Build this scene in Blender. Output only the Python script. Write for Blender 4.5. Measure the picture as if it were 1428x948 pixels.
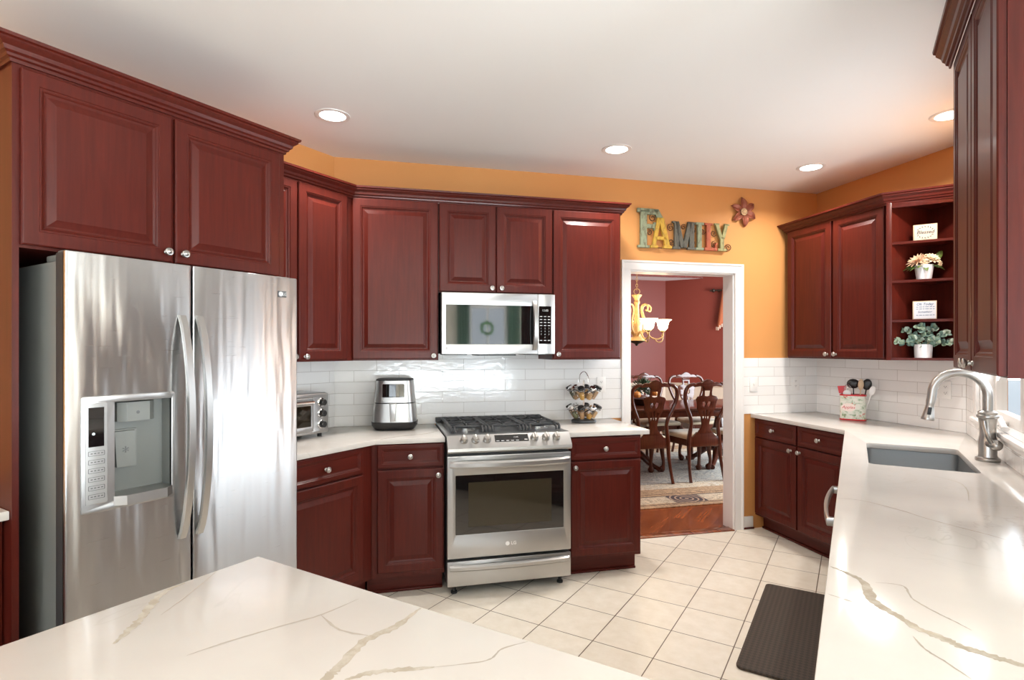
import bpy, bmesh, math, random
from math import sin, cos, pi, radians, sqrt
from mathutils import Vector, Matrix

for _o in list(bpy.data.objects):
    bpy.data.objects.remove(_o)
SC = bpy.context.scene
COL = SC.collection
R2 = sqrt(2.0)
rnd = random.Random(7)

# ------------------------------------------------------------------ camera, world, light, exposure
cd = bpy.data.cameras.new('camera')
cam = bpy.data.objects.new('camera', cd)
COL.objects.link(cam)
cam.location = (0, 0, 1.45)
cam.rotation_euler = (radians(90), 0, radians(31.43))
cd.sensor_width = 36.0
cd.lens = 782.0 / 1428.0 * 36.0
cd.shift_y = 12.0 / 1428.0
cd.clip_start = 0.02
SC.camera = cam
SC.view_settings.view_transform = 'Standard'
SC.view_settings.look = 'None'
SC.view_settings.exposure = 0.28
SC.view_settings.gamma = 1.0
SC.view_settings.use_curve_mapping = False
SC.cycles.max_bounces = 10
SC.cycles.diffuse_bounces = 6
SC.cycles.glossy_bounces = 5
SC.cycles.transmission_bounces = 8
SC.cycles.transparent_max_bounces = 8
SC.cycles.sample_clamp_indirect = 6.0
SC.cycles.caustics_reflective = False
SC.cycles.caustics_refractive = False
SC.cycles.use_denoising = True

w = bpy.data.worlds.new('sky')
SC.world = w
w.use_nodes = True
_bg = w.node_tree.nodes['Background']
_bg.inputs[0].default_value = (0.80, 0.90, 1.0, 1)
_bg.inputs[1].default_value = 3.0


def area(name, loc, rot, sx, sy, power, color=(1, 1, 1), shape='RECTANGLE', parent=None, spread=180):
    l = bpy.data.lights.new(name, 'AREA')
    l.shape = shape
    l.size = sx
    l.size_y = sy
    l.energy = power
    l.color = color
    l.spread = radians(spread)
    o = bpy.data.objects.new(name, l)
    COL.objects.link(o)
    o.location = loc
    o.rotation_euler = rot
    if parent:
        o.parent = parent
    return o


DAY = (0.84, 0.93, 1.0)
# added fill lamps behind camera; daylight over the sink and in the dining room
area('ceiling_fill_south', (-0.4, -2.66, 1.35), (radians(140), 0, 0), 3.6, 1.6, 30, DAY)      # faces +Y, unseen fill tilted up to brighten the ceiling
area('ceiling_fill_east', (4.9, 0.85, 0.95), (radians(138), 0, radians(90)), 1.5, 1.2, 210, DAY)  # faces -X, added fill, tilted up onto the ceiling
area('range_fill_bay', (3.30, -1.40, 0.72), (radians(140), 0, radians(45)), 2.6, 0.8, 190, DAY)   # added fill, mostly clear of the window, faces the range wall
area('daylight_sink', (0.80, 3.40, 1.60), (radians(112), 0, radians(90)), 1.2, 0.7, 20, DAY)
area('daylight_dining', (0.55, 8.0, 1.5), (radians(95), 0, radians(90)), 2.6, 1.8, 230, DAY)
WARM = (1.0, 0.95, 0.89)
DOWNLIGHT_W = 12.0

# ------------------------------------------------------------------ materials
def lin(c):
    return tuple(((x / 255.0) / 12.92 if x <= 10 else (((x / 255.0) + 0.055) / 1.055) ** 2.4) for x in c)


class NT:
    def __init__(s, m):
        s.t = m.node_tree
        s.n = s.t.nodes
        s.l = s.t.links
        s.b = s.n['Principled BSDF']

    def new(s, t, **k):
        n = s.n.new(t)
        for a, v in k.items():
            setattr(n, a, v)
        return n

    def link(s, a, b):
        s.l.new(a, b)

    def math(s, op, a, b=None, c=None):
        n = s.new('ShaderNodeMath', operation=op)
        for i, v in enumerate((a, b, c)):
            if v is None:
                continue
            if hasattr(v, 'links'):
                s.link(v, n.inputs[i])
            else:
                n.inputs[i].default_value = v
        return n.outputs[0]

    def coords(s, scale=(1, 1, 1), rot=(0, 0, 0), loc=(0, 0, 0), kind='Object'):
        tc = s.new('ShaderNodeTexCoord')
        mp = s.new('ShaderNodeMapping')
        mp.inputs['Scale'].default_value = scale
        mp.inputs['Rotation'].default_value = rot
        mp.inputs['Location'].default_value = loc
        s.link(tc.outputs[kind], mp.inputs['Vector'])
        return mp.outputs['Vector']

    def noise(s, vec, scale=5, detail=4, rough=0.5, dist=0.0):
        n = s.new('ShaderNodeTexNoise')
        n.inputs['Scale'].default_value = scale
        n.inputs['Detail'].default_value = detail
        n.inputs['Roughness'].default_value = rough
        n.inputs['Distortion'].default_value = dist
        s.link(vec, n.inputs['Vector'])
        return n.outputs['Fac']

    def ramp(s, fac, stops, interp='LINEAR'):
        r = s.new('ShaderNodeValToRGB')
        r.color_ramp.interpolation = interp
        e = r.color_ramp.elements
        while len(e) < len(stops):
            e.new(0.5)
        for i, (p, c) in enumerate(stops):
            e[i].position = p
            e[i].color = (c[0], c[1], c[2], 1)
        s.link(fac, r.inputs['Fac'])
        return r.outputs['Color']

    def mix(s, fac, a, b, mode='MIX'):
        n = s.new('ShaderNodeMix', data_type='RGBA', blend_type=mode)
        for sock, v in ((n.inputs[0], fac), (n.inputs[6], a), (n.inputs[7], b)):
            if hasattr(v, 'links'):
                s.link(v, sock)
            elif isinstance(v, (int, float)):
                sock.default_value = v
            else:
                sock.default_value = (v[0], v[1], v[2], 1)
        return n.outputs[2]

    def bump(s, h, strength=0.2, dist=0.002):
        b = s.new('ShaderNodeBump')
        b.inputs['Strength'].default_value = strength
        b.inputs['Distance'].default_value = dist
        s.link(h, b.inputs['Height'])
        s.link(b.outputs['Normal'], s.b.inputs['Normal'])
        return b


def mat(name, col=(0.8, 0.8, 0.8), rough=0.5, metal=0.0, spec=0.5, coat=0.0, coat_rough=0.1, trans=0.0, emit=None, estr=0.0, ior=1.5, alpha=1.0, sheen=0.0):
    m = bpy.data.materials.new(name)
    m.use_nodes = True
    b = m.node_tree.nodes['Principled BSDF']
    b.inputs['Base Color'].default_value = (col[0], col[1], col[2], 1)
    b.inputs['Roughness'].default_value = rough
    b.inputs['Metallic'].default_value = metal
    b.inputs['Specular IOR Level'].default_value = spec
    b.inputs['Coat Weight'].default_value = coat
    b.inputs['Coat Roughness'].default_value = coat_rough
    b.inputs['Transmission Weight'].default_value = trans
    b.inputs['IOR'].default_value = ior
    b.inputs['Alpha'].default_value = alpha
    b.inputs['Sheen Weight'].default_value = sheen
    if emit:
        b.inputs['Emission Color'].default_value = (emit[0], emit[1], emit[2], 1)
        b.inputs['Emission Strength'].default_value = estr
    return m


M = {}


def wood(name, c0, c1, rough=0.40, coat=0.16, cr=0.15, grain=1.0, axis='z'):
    m = mat(name, c0, rough, coat=coat, coat_rough=cr, spec=0.18)
    n = NT(m)
    sc = {'z': (1, 1, 0.06), 'x': (0.06, 1, 1), 'y': (1, 0.06, 1)}[axis]
    v = n.coords(sc)
    f = n.noise(v, 60, 5, 0.6, 0.4)
    f2 = n.noise(n.coords((1, 1, 0.5)), 3.0, 2)
    g = n.math('ADD', n.math('MULTIPLY', f, 0.7), n.math('MULTIPLY', f2, 0.3))
    c = n.ramp(g, [(0.32, c0), (0.68, c1)])
    n.link(c, n.b.inputs['Base Color'])
    n.bump(f, 0.05 * grain, 0.0006)
    return m


M['cherry'] = wood('cherry_stained_wood', (0.058, 0.0070, 0.0042), (0.094, 0.0118, 0.0066))
M['cherry_x'] = wood('cherry_stained_wood_horizontal', (0.058, 0.0070, 0.0042), (0.094, 0.0118, 0.0066), axis='x')
M['mahogany'] = wood('mahogany_wood', (0.050, 0.013, 0.007), (0.110, 0.028, 0.013), 0.28, 0.5, 0.08)
M['dark_gap'] = mat('dark_gap', (0.01, 0.01, 0.01), 0.8)

# stainless, brushed
m = mat('brushed_stainless', (0.56, 0.565, 0.565), 0.30, 1.0)
n = NT(m)
v = n.coords((0.4, 0.4, 60))
f = n.noise(v, 12, 3)
n.link(n.math('MULTIPLY_ADD', f, 0.12, 0.24), n.b.inputs['Roughness'])
v2 = n.coords((1, 1, 0.16))
f2 = n.math('ADD', n.noise(v2, 8.0, 2, 0.5, 0.2), n.math('MULTIPLY', n.noise(n.coords((1, 1, 0.07)), 26.0, 1), 0.22))
n.bump(f2, 0.6, 0.012)
n.b.inputs['Anisotropic'].default_value = 0.88
n.b.inputs['Anisotropic Rotation'].default_value = 0.25
tg = n.new('ShaderNodeTangent', direction_type='RADIAL', axis='Z')
n.link(tg.outputs[0], n.b.inputs['Tangent'])
M['steel'] = m
m = mat('brushed_stainless_flat', (0.48, 0.475, 0.465), 0.26, 1.0)
n = NT(m)
f = n.noise(n.coords((0.5, 0.5, 50)), 14, 3)
n.link(n.math('MULTIPLY_ADD', f, 0.04, 0.33), n.b.inputs['Roughness'])
M['steel2'] = m
M['sink_steel'] = mat('sink_steel', (0.30, 0.315, 0.32), 0.42, 0.9)
M['grey_paint'] = mat('grey_painted_metal', lin((120, 122, 118)), 0.45, 0.2)
M['dark_grey'] = mat('dark_grey_plastic', (0.045, 0.045, 0.045), 0.45)
M['nickel'] = mat('satin_nickel', (0.48, 0.465, 0.44), 0.30, 1.0)
M['chrome'] = mat('chrome', (0.80, 0.80, 0.80), 0.07, 1.0)
M['black_glass'] = mat('black_glass', (0.006, 0.006, 0.006), 0.04, spec=0.9, ior=1.6)
M['oven_glass'] = mat('smoked_oven_glass', (0.018, 0.013, 0.008), 0.05, spec=0.6)
M['black'] = mat('black_plastic', (0.012, 0.012, 0.012), 0.35)
M['rubber'] = mat('black_rubber', (0.02, 0.02, 0.02), 0.7)
M['iron'] = mat('cast_iron', (0.028, 0.029, 0.031), 0.5)
M['legend'] = mat('grey_lettering', (0.55, 0.55, 0.55), 0.5)
M['legend_dark'] = mat('dark_lettering', (0.10, 0.10, 0.10), 0.5)
M['display'] = mat('lit_digits', (0.1, 0.1, 0.1), 0.5, emit=(0.85, 0.95, 1.0), estr=1.2)
M['white_plastic'] = mat('white_plastic', (0.80, 0.79, 0.77), 0.35)
M['white_trim'] = mat('white_trim_paint', (0.80, 0.775, 0.75), 0.35)
M['white_ceramic'] = mat('white_ceramic', (0.80, 0.80, 0.82), 0.3)
M['lens'] = mat('lamp_lens', (0.9, 0.9, 0.9), 0.4, emit=(1.0, 0.97, 0.92), estr=7.0)

# paint: orange, dining reds, ceiling
def paint(name, c, rough=0.55, var=0.04):
    m = mat(name, c, rough, spec=0.35)
    n = NT(m)
    f = n.noise(n.coords(), 1.1, 3)
    n.link(n.ramp(f, [(0.3, [x * (1 - var) for x in c]), (0.7, [x * (1 + var) for x in c])]), n.b.inputs['Base Color'])
    g = n.noise(n.coords(), 260, 2)
    n.bump(g, 0.05, 0.001)
    return m


M['orange'] = paint('orange_wall_paint', (0.64, 0.295, 0.095))
M['ceiling'] = paint('ceiling_paint', (0.86, 0.855, 0.845), 0.8, 0.01)
M['nook'] = paint('cream_wall_paint', (0.72, 0.66, 0.56))
M['red_wall'] = paint('dark_red_wall_paint', (0.190, 0.033, 0.020), 0.5)
M['wainscot'] = paint('cream_wainscot_paint', (0.62, 0.50, 0.38), 0.45)

# white subway tile 3 x 12 in
m = mat('white_subway_tile', (0.83, 0.82, 0.81), 0.12)
n = NT(m)
tc = n.new('ShaderNodeTexCoord')
sp = n.new('ShaderNodeSeparateXYZ')
n.link(tc.outputs['Object'], sp.inputs[0])
cb = n.new('ShaderNodeCombineXYZ')
n.link(sp.outputs[0], cb.inputs[0])
n.link(sp.outputs[2], cb.inputs[1])
br = n.new('ShaderNodeTexBrick')
br.offset = 0.5
br.inputs['Scale'].default_value = 1.0
br.inputs['Brick Width'].default_value = 0.300
br.inputs['Row Height'].default_value = 0.0765
br.inputs['Mortar Size'].default_value = 0.0016
br.inputs['Mortar Smooth'].default_value = 0.3
br.inputs['Color1'].default_value = (0.80, 0.79, 0.775, 1)
br.inputs['Color2'].default_value = (0.86, 0.85, 0.835, 1)
br.inputs['Mortar'].default_value = (0.56, 0.53, 0.50, 1)
n.link(cb.outputs[0], br.inputs['Vector'])
n.link(br.outputs['Color'], n.b.inputs['Base Color'])
f = n.noise(n.coords((1, 1, 1.6)), 22, 2)
h = n.math('ADD', n.math('MULTIPLY', br.outputs['Fac'], -1.0), n.math('MULTIPLY', f, 0.55))
n.bump(h, 0.5, 0.003)
M['subway'] = m

# floor tile
m = mat('cream_floor_tile', (0.7, 0.6, 0.45), 0.28)
n = NT(m)
v = n.coords((1, 1, 1), loc=(0.5035 + 0.3046 * 20 - 0.0025, -2.582 + 0.3046 * 20 - 0.0025, 0))
br = n.new('ShaderNodeTexBrick')
br.offset = 0.0
br.inputs['Scale'].default_value = 1.0
br.inputs['Brick Width'].default_value = 0.3046
br.inputs['Row Height'].default_value = 0.3046
br.inputs['Mortar Size'].default_value = 0.0028
br.inputs['Mortar Smooth'].default_value = 0.2
br.inputs['Color1'].default_value = (0.800, 0.735, 0.630, 1)
br.inputs['Color2'].default_value = (0.835, 0.775, 0.675, 1)
br.inputs['Mortar'].default_value = (0.135, 0.095, 0.060, 1)
n.link(v, br.inputs['Vector'])
f = n.noise(n.coords(), 14, 5, 0.65)
mott = n.ramp(f, [(0.3, (0.90, 0.88, 0.84)), (0.7, (1.0, 1.0, 1.0))])
n.link(n.mix(1.0, br.outputs['Color'], mott, 'MULTIPLY'), n.b.inputs['Base Color'])
h = n.math('ADD', n.math('MULTIPLY', br.outputs['Fac'], -1.0), n.math('MULTIPLY', f, 0.25))
n.bump(h, 0.4, 0.002)
M['floor_tile'] = m

# dining-room hardwood, boards along Y
m = mat('hardwood', (0.3, 0.09, 0.03), 0.22, coat=0.3)
n = NT(m)
v = n.coords((1, 1, 1), rot=(0, 0, radians(90)))
br = n.new('ShaderNodeTexBrick')
br.offset = 0.4
br.inputs['Scale'].default_value = 1.0
br.inputs['Brick Width'].default_value = 1.1
br.inputs['Row Height'].default_value = 0.083
br.inputs['Mortar Size'].default_value = 0.0009
br.inputs['Color1'].default_value = (0.17, 0.040, 0.012, 1)
br.inputs['Color2'].default_value = (0.33, 0.085, 0.024, 1)
br.inputs['Mortar'].default_value = (0.03, 0.01, 0.005, 1)
n.link(v, br.inputs['Vector'])
f = n.noise(n.coords((1, 0.07, 1)), 55, 4)
n.link(n.mix(1.0, br.outputs['Color'], n.ramp(f, [(0.3, (0.65, 0.6, 0.55)), (0.7, (1.1, 1.1, 1.1))]), 'MULTIPLY'), n.b.inputs['Base Color'])
M['hardwood'] = m

# quartz
m = mat('white_quartz', (0.83, 0.80, 0.76), 0.15, spec=0.32)
n = NT(m)
v = n.coords()
f = n.noise(v, 2.2, 4, 0.55, 1.2)
f2 = n.noise(v, 0.9, 3, 0.5, 0.6)
ridge = n.math('ABSOLUTE', n.math('SUBTRACT', f, 0.5))
vein = n.ramp(ridge, [(0.0, (1, 1, 1)), (0.012, (0, 0, 0))])
gate = n.ramp(f2, [(0.50, (0, 0, 0)), (0.62, (1, 1, 1))])
k = n.math('MULTIPLY', n.math('MULTIPLY', vein, gate), 0.35)
base = n.ramp(n.noise(v, 5, 4), [(0.3, (0.595, 0.565, 0.525)), (0.7, (0.635, 0.605, 0.565))])
n.link(n.mix(k, base, (0.46, 0.43, 0.38)), n.b.inputs['Base Color'])
M['quartz'] = m
m = mat('quartz_vein', (0.5, 0.45, 0.35), 0.10)
n = NT(m)
f = n.noise(n.coords(), 40, 4, 0.6)
n.link(n.ramp(f, [(0.35, (0.54, 0.50, 0.43)), (0.6, (0.43, 0.385, 0.31))]), n.b.inputs['Base Color'])
M['vein'] = m
m = mat('quartz_hairline', (0.47, 0.43, 0.37), 0.10)
M['vein_thin'] = m

# floor mat, woven dark brown
m = mat('woven_mat', (0.05, 0.035, 0.025), 0.7)
n = NT(m)
v = n.coords((60, 60, 60), rot=(0, 0, radians(45)))
ck = n.new('ShaderNodeTexChecker')
ck.inputs['Scale'].default_value = 1.0
ck.inputs['Color1'].default_value = (0.058, 0.040, 0.028, 1)
ck.inputs['Color2'].default_value = (0.034, 0.024, 0.017, 1)
n.link(v, ck.inputs['Vector'])
n.link(ck.outputs['Color'], n.b.inputs['Base Color'])
n.bump(ck.outputs['Fac'], 0.5, 0.002)
M['mat'] = m

# glass
M['clear_glass'] = mat('clear_glass', (1, 1, 1), 0.02, trans=1.0, ior=1.45)
m = bpy.data.materials.new('window_pane')
m.use_nodes = True
nt = m.node_tree
nt.nodes.clear()
o_ = nt.nodes.new('ShaderNodeOutputMaterial')
mx = nt.nodes.new('ShaderNodeMixShader')
tr = nt.nodes.new('ShaderNodeBsdfTransparent')
gl = nt.nodes.new('ShaderNodeBsdfGlossy')
gl.inputs['Roughness'].default_value = 0.02
mx.inputs[0].default_value = 0.07
nt.links.new(tr.outputs[0], mx.inputs[1])
nt.links.new(gl.outputs[0], mx.inputs[2])
nt.links.new(mx.outputs[0], o_.inputs[0])
M['pane'] = m
M['fabric_cream'] = mat('cream_upholstery', (0.55, 0.44, 0.30), 0.8, sheen=0.3)
M['curtain_green'] = mat('sage_curtain', (0.10, 0.20, 0.14), 0.9, sheen=0.3)
M['valance'] = mat('rust_valance', (0.42, 0.12, 0.05), 0.9)
M['fringe'] = mat('cream_fringe', (0.7, 0.5, 0.38), 0.9)
M['gold'] = mat('gilded_metal', (0.58, 0.37, 0.16), 0.5, 0.2)
M['bronze'] = mat('dark_bronze', (0.05, 0.035, 0.025), 0.4, 0.6)
M['shade'] = mat('frosted_lit_glass', (0.9, 0.85, 0.75), 0.5, emit=(1.0, 0.80, 0.48), estr=5.0)
M['leaf'] = mat('green_leaf', (0.10, 0.17, 0.035), 0.5)
M['pine'] = mat('pine_green', (0.035, 0.07, 0.030), 0.7)
M['euc'] = mat('eucalyptus_leaf', (0.23, 0.31, 0.22), 0.6)
M['euc2'] = mat('pale_eucalyptus_leaf', (0.42, 0.50, 0.42), 0.6)
M['euc3'] = mat('blue_eucalyptus_leaf', (0.15, 0.24, 0.20), 0.6)
M['stem'] = mat('tan_stem', (0.36, 0.26, 0.13), 0.7)
M['petal'] = mat('peach_petal', (0.78, 0.52, 0.34), 0.7)
M['petal2'] = mat('cream_petal', (0.82, 0.66, 0.46), 0.7)
M['pumpkin'] = mat('orange_fruit', (0.62, 0.24, 0.05), 0.5)
M['exterior'] = mat('pale_patio', (0.17, 0.18, 0.185), 0.9)
M['copper'] = mat('copper_painted_metal', (0.34, 0.105, 0.06), 0.45, 0.35)
M['pale_wood'] = mat('pale_wood', (0.62, 0.46, 0.30), 0.6)
M['sign_cream'] = mat('cream_sign_face', (0.66, 0.58, 0.45), 0.6)
M['sign_white'] = mat('white_sign_face', (0.64, 0.66, 0.70), 0.6)
M['ink'] = mat('dark_ink', (0.07, 0.07, 0.08), 0.7)
M['ink_blue'] = mat('slate_blue_ink', (0.13, 0.18, 0.27), 0.7)
M['spice_tan'] = mat('tan_spice', (0.55, 0.32, 0.13), 0.9)
M['spice_brown'] = mat('brown_spice', (0.40, 0.22, 0.09), 0.9)
M['spice_yellow'] = mat('yellow_spice', (0.62, 0.33, 0.06), 0.9)
M['spice_green'] = mat('green_spice', (0.17, 0.17, 0.06), 0.9)
M['red_enamel'] = mat('red_enamel', (0.55, 0.02, 0.025), 0.35)


def weathered(name, c, c2):
    m = mat(name, c, 0.7)
    n = NT(m)
    f = n.noise(n.coords((1, 1, 0.35)), 60, 5, 0.7, 0.3)
    n.link(n.ramp(f, [(0.36, c2), (0.50, c)]), n.b.inputs['Base Color'])
    n.bump(f, 0.3, 0.002)
    return m


M['letter_green'] = weathered('weathered_green_paint', (0.27, 0.31, 0.20), (0.13, 0.12, 0.07))
M['letter_yellow'] = weathered('weathered_yellow_paint', (0.60, 0.37, 0.05), (0.35, 0.20, 0.04))
M['letter_grey'] = weathered('weathered_grey_paint', (0.125, 0.120, 0.095), (0.06, 0.06, 0.05))
M['letter_red'] = weathered('weathered_red_paint', (0.42, 0.10, 0.045), (0.24, 0.06, 0.03))
M['letter_sage'] = weathered('weathered_sage_paint', (0.34, 0.33, 0.15), (0.18, 0.15, 0.06))
m = mat('printed_tin', (0.75, 0.74, 0.66), 0.35)
n = NT(m)
f = n.noise(n.coords(), 34, 3, 0.6, 0.8)
f2 = n.noise(n.coords(loc=(3, 1, 2)), 28, 3, 0.6, 0.5)
c = n.ramp(f, [(0.40, (0.74, 0.72, 0.64)), (0.56, (0.56, 0.62, 0.50)), (0.64, (0.22, 0.30, 0.16))])
n.link(n.mix(n.ramp(f2, [(0.60, (0, 0, 0)), (0.68, (1, 1, 1))]), c, (0.55, 0.10, 0.06)), n.b.inputs['Base Color'])
M['tin'] = m

# rug: bands parallel to the border, figured field
m = mat('patterned_rug', (0.4, 0.35, 0.28), 0.95)
n = NT(m)
HX, HY = 1.68, 1.62
tc = n.new('ShaderNodeTexCoord')
sp = n.new('ShaderNodeSeparateXYZ')
n.link(tc.outputs['Object'], sp.inputs[0])
dx = n.math('SUBTRACT', HX, n.math('ABSOLUTE', sp.outputs[0]))
dy = n.math('SUBTRACT', HY, n.math('ABSOLUTE', sp.outputs[1]))
d = n.math('MINIMUM', dx, dy)
cream, tan, brown, blue, dk = (0.52, 0.42, 0.30), (0.40, 0.26, 0.15), (0.15, 0.075, 0.045), (0.28, 0.29, 0.28), (0.07, 0.05, 0.045)
bands = n.ramp(n.math('DIVIDE', d, 1.0), [(0.0, tan), (0.07, dk), (0.085, tan), (0.11, cream), (0.33, dk), (0.35, tan), (0.40, brown), (0.415, tan), (0.60, cream), (0.80, dk), (0.815, (0.36, 0.36, 0.34))], 'CONSTANT')
vo = n.noise(n.coords((1, 1, 0)), 9, 3, 0.7, 2.0)
pat = n.ramp(n.math('ABSOLUTE', n.math('SUBTRACT', vo, 0.5)), [(0.015, (0.45, 0.40, 0.36)), (0.035, (1, 1, 1)), (0.10, (1.0, 1.0, 1.0)), (0.12, (1.35, 1.25, 1.1))])
col = n.mix(0.75, bands, pat, 'MULTIPLY')
fl = n.noise(n.coords((1, 1, 0), loc=(2, 5, 0)), 3.4, 1, 0.5, 1.6)
sw = n.ramp(n.math('ABSOLUTE', n.math('SUBTRACT', n.math('FRACT', n.math('MULTIPLY', fl, 5.0)), 0.5)), [(0.10, (1, 1, 1)), (0.14, (0, 0, 0)), (0.36, (0, 0, 0)), (0.40, (0.7, 0.7, 0.7))])
field = n.math('MULTIPLY', sw, n.math('GREATER_THAN', d, 0.60))
col = n.mix(n.math('MULTIPLY', field, 0.65), col, (0.60, 0.54, 0.44))
# dark square medallions at intervals in the outer border
wx = n.math('PINGPONG', n.math('ADD', sp.outputs[0], 10.0 + 0.55), 0.55)
ind = n.math('MULTIPLY', n.math('LESS_THAN', wx, 0.17), n.math('MULTIPLY', n.math('GREATER_THAN', dy, 0.10), n.math('LESS_THAN', dy, 0.345)))
ctr = n.math('SQRT', n.math('ADD', n.math('POWER', wx, 2.0), n.math('POWER', n.math('SUBTRACT', dy, 0.22), 2.0)))
ring = n.ramp(n.math('SINE', n.math('MULTIPLY', ctr, 130.0)), [(0.45, (0.06, 0.04, 0.04)), (0.55, (0.36, 0.24, 0.16))])
col = n.mix(ind, col, ring)
n.link(col, n.b.inputs['Base Color'])
n.bump(n.noise(n.coords(), 400, 2), 0.3, 0.002)
M['rug'] = m

# ------------------------------------------------------------------ mesh helpers
class MB:
    def __init__(s):
        s.v, s.f, s.m = [], [], []

    def add(s, vs, fs, mi=0):
        k = len(s.v)
        s.v += [tuple(v) for v in vs]
        s.f += [tuple(i + k for i in f) for f in fs]
        s.m += [mi] * len(fs)
        return s

    def box(s, x0, x1, y0, y1, z0, z1, bev=0.0, mi=0, seg=2):
        if x0 > x1: x0, x1 = x1, x0
        if y0 > y1: y0, y1 = y1, y0
        if z0 > z1: z0, z1 = z1, z0
        if bev > 0:
            bev = min(bev, 0.45 * min(x1 - x0, y1 - y0, z1 - z0))
            bm = bmesh.new()
            bmesh.ops.create_cube(bm, size=1.0)
            for v in bm.verts:
                v.co = ((x0 + x1) / 2 + v.co.x * (x1 - x0), (y0 + y1) / 2 + v.co.y * (y1 - y0), (z0 + z1) / 2 + v.co.z * (z1 - z0))
            bmesh.ops.bevel(bm, geom=list(bm.edges), offset=bev, segments=seg, profile=0.5, affect='EDGES')
            bm.verts.index_update()
            s.add([v.co[:] for v in bm.verts], [[v.index for v in f.verts] for f in bm.faces], mi)
            bm.free()
            return s
        vs = [(x0, y0, z0), (x1, y0, z0), (x1, y1, z0), (x0, y1, z0), (x0, y0, z1), (x1, y0, z1), (x1, y1, z1), (x0, y1, z1)]
        return s.add(vs, [(0, 3, 2, 1), (4, 5, 6, 7), (0, 1, 5, 4), (1, 2, 6, 5), (2, 3, 7, 6), (3, 0, 4, 7)], mi)

    def prism(s, poly, a, b, axis='z', mi=0):
        """extrude a 2-D polygon from a to b along axis; poly coords: z:(x,y) y:(x,z) x:(y,z)"""
        def P(p, t):
            return {'z': (p[0], p[1], t), 'y': (p[0], t, p[1]), 'x': (t, p[0], p[1])}[axis]
        k = len(poly)
        vs = [P(p, a) for p in poly] + [P(p, b) for p in poly]
        ar = sum(poly[i][0] * poly[(i + 1) % k][1] - poly[(i + 1) % k][0] * poly[i][1] for i in range(k))
        fs = [tuple(range(k))[::-1], tuple(range(k, 2 * k))] + [(i, (i + 1) % k, k + (i + 1) % k, k + i) for i in range(k)]
        flip = (ar < 0) ^ (b < a) ^ (axis == 'y')
        if flip:
            fs = [f[::-1] for f in fs]
        return s.add(vs, fs, mi)

    def lathe(s, prof, n=24, c=(0, 0, 0), axis='z', mi=0, cap=True):
        vs, fs = [], []
        def P(r, z, a):
            x, y = r * cos(a), r * sin(a)
            if axis == 'z': q = (x, y, z)
            elif axis == 'y': q = (x, z, -y)
            else: q = (z, x, y)
            return (q[0] + c[0], q[1] + c[1], q[2] + c[2])
        k = len(prof)
        for r, z in prof:
            for i in range(n):
                vs.append(P(max(r, 1e-5), z, 2 * pi * i / n))
        for j in range(k - 1):
            for i in range(n):
                a, b = j * n + i, j * n + (i + 1) % n
                fs.append((a, b, b + n, a + n))
        if cap:
            fs.append(tuple(range(n))[::-1])
            fs.append(tuple((k - 1) * n + i for i in range(n)))
        return s.add(vs, fs, mi)

    def tube(s, pts, r, n=10, closed=False, mi=0, flat=None):
        """flat=(scale along side, scale along up) squashes the section"""
        pts = [Vector(p) for p in pts]
        k = len(pts)
        rs = r if isinstance(r, (list, tuple)) else [r] * k
        vs, fs = [], []
        up = None
        for i in range(k):
            if closed:
                t = pts[(i + 1) % k] - pts[i - 1]
            else:
                t = pts[min(i + 1, k - 1)] - pts[max(i - 1, 0)]
            t.normalize()
            if up is None:
                up = Vector((0, 0, 1)) if abs(t.z) < 0.9 else Vector((0, 1, 0))
            sd = t.cross(up)
            if sd.length < 1e-6:
                sd = t.orthogonal()
            sd.normalize()
            up = sd.cross(t).normalized()
            fa, fb = flat or (1, 1)
            for j in range(n):
                a = 2 * pi * j / n
                vs.append(pts[i] + sd * (rs[i] * cos(a) * fa) + up * (rs[i] * sin(a) * fb))
        for i in range(k if closed else k - 1):
            for j in range(n):
                a, b = i * n + j, i * n + (j + 1) % n
                c_, d_ = ((i + 1) % k) * n + (j + 1) % n, ((i + 1) % k) * n + j
                fs.append((a, b, c_, d_))
        if not closed:
            fs.append(tuple(range(n))[::-1])
            fs.append(tuple((k - 1) * n + j for j in range(n)))
        return s.add(vs, fs, mi)

    def sphere(s, c, r, n=12, mi=0, sc=(1, 1, 1)):
        prof = [(r * sin(pi * i / (n // 2)), -r * cos(pi * i / (n // 2))) for i in range(n // 2 + 1)]
        t = MB().lathe(prof, n)
        return s.add([(v[0] * sc[0] + c[0], v[1] * sc[1] + c[1], v[2] * sc[2] + c[2]) for v in t.v], t.f, mi)

    def strip(s, path, prof, closed=False, mi=0):
        """sweep prof [(out, z)] along a 2-D path with mitred corners; out = right-hand side of travel"""
        k = len(path)
        P = [Vector((p[0], p[1])) for p in path]
        off = []
        for i in range(k):
            ds = []
            if i > 0 or closed: ds.append((P[i] - P[i - 1]).normalized())
            if i < k - 1 or closed: ds.append((P[(i + 1) % k] - P[i]).normalized())
            ns = [Vector((d.y, -d.x)) for d in ds]
            if len(ns) == 1: off.append(ns[0])
            else:
                b = (ns[0] + ns[1]).normalized()
                off.append(b / max(b.dot(ns[0]), 0.2))
        q = len(prof)
        vs, fs = [], []
        for i in range(k):
            for o, z in prof:
                p = P[i] + off[i] * o
                vs.append((p.x, p.y, z))
        for i in range(k if closed else k - 1):
            for j in range(q):
                a, b = i * q + j, i * q + (j + 1) % q
                c_, d_ = ((i + 1) % k) * q + (j + 1) % q, ((i + 1) % k) * q + j
                fs.append((a, d_, c_, b))
        if not closed:
            fs.append(tuple(range(q)))
            fs.append(tuple((k - 1) * q + j for j in range(q))[::-1])
        return s.add(vs, fs, mi)

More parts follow.
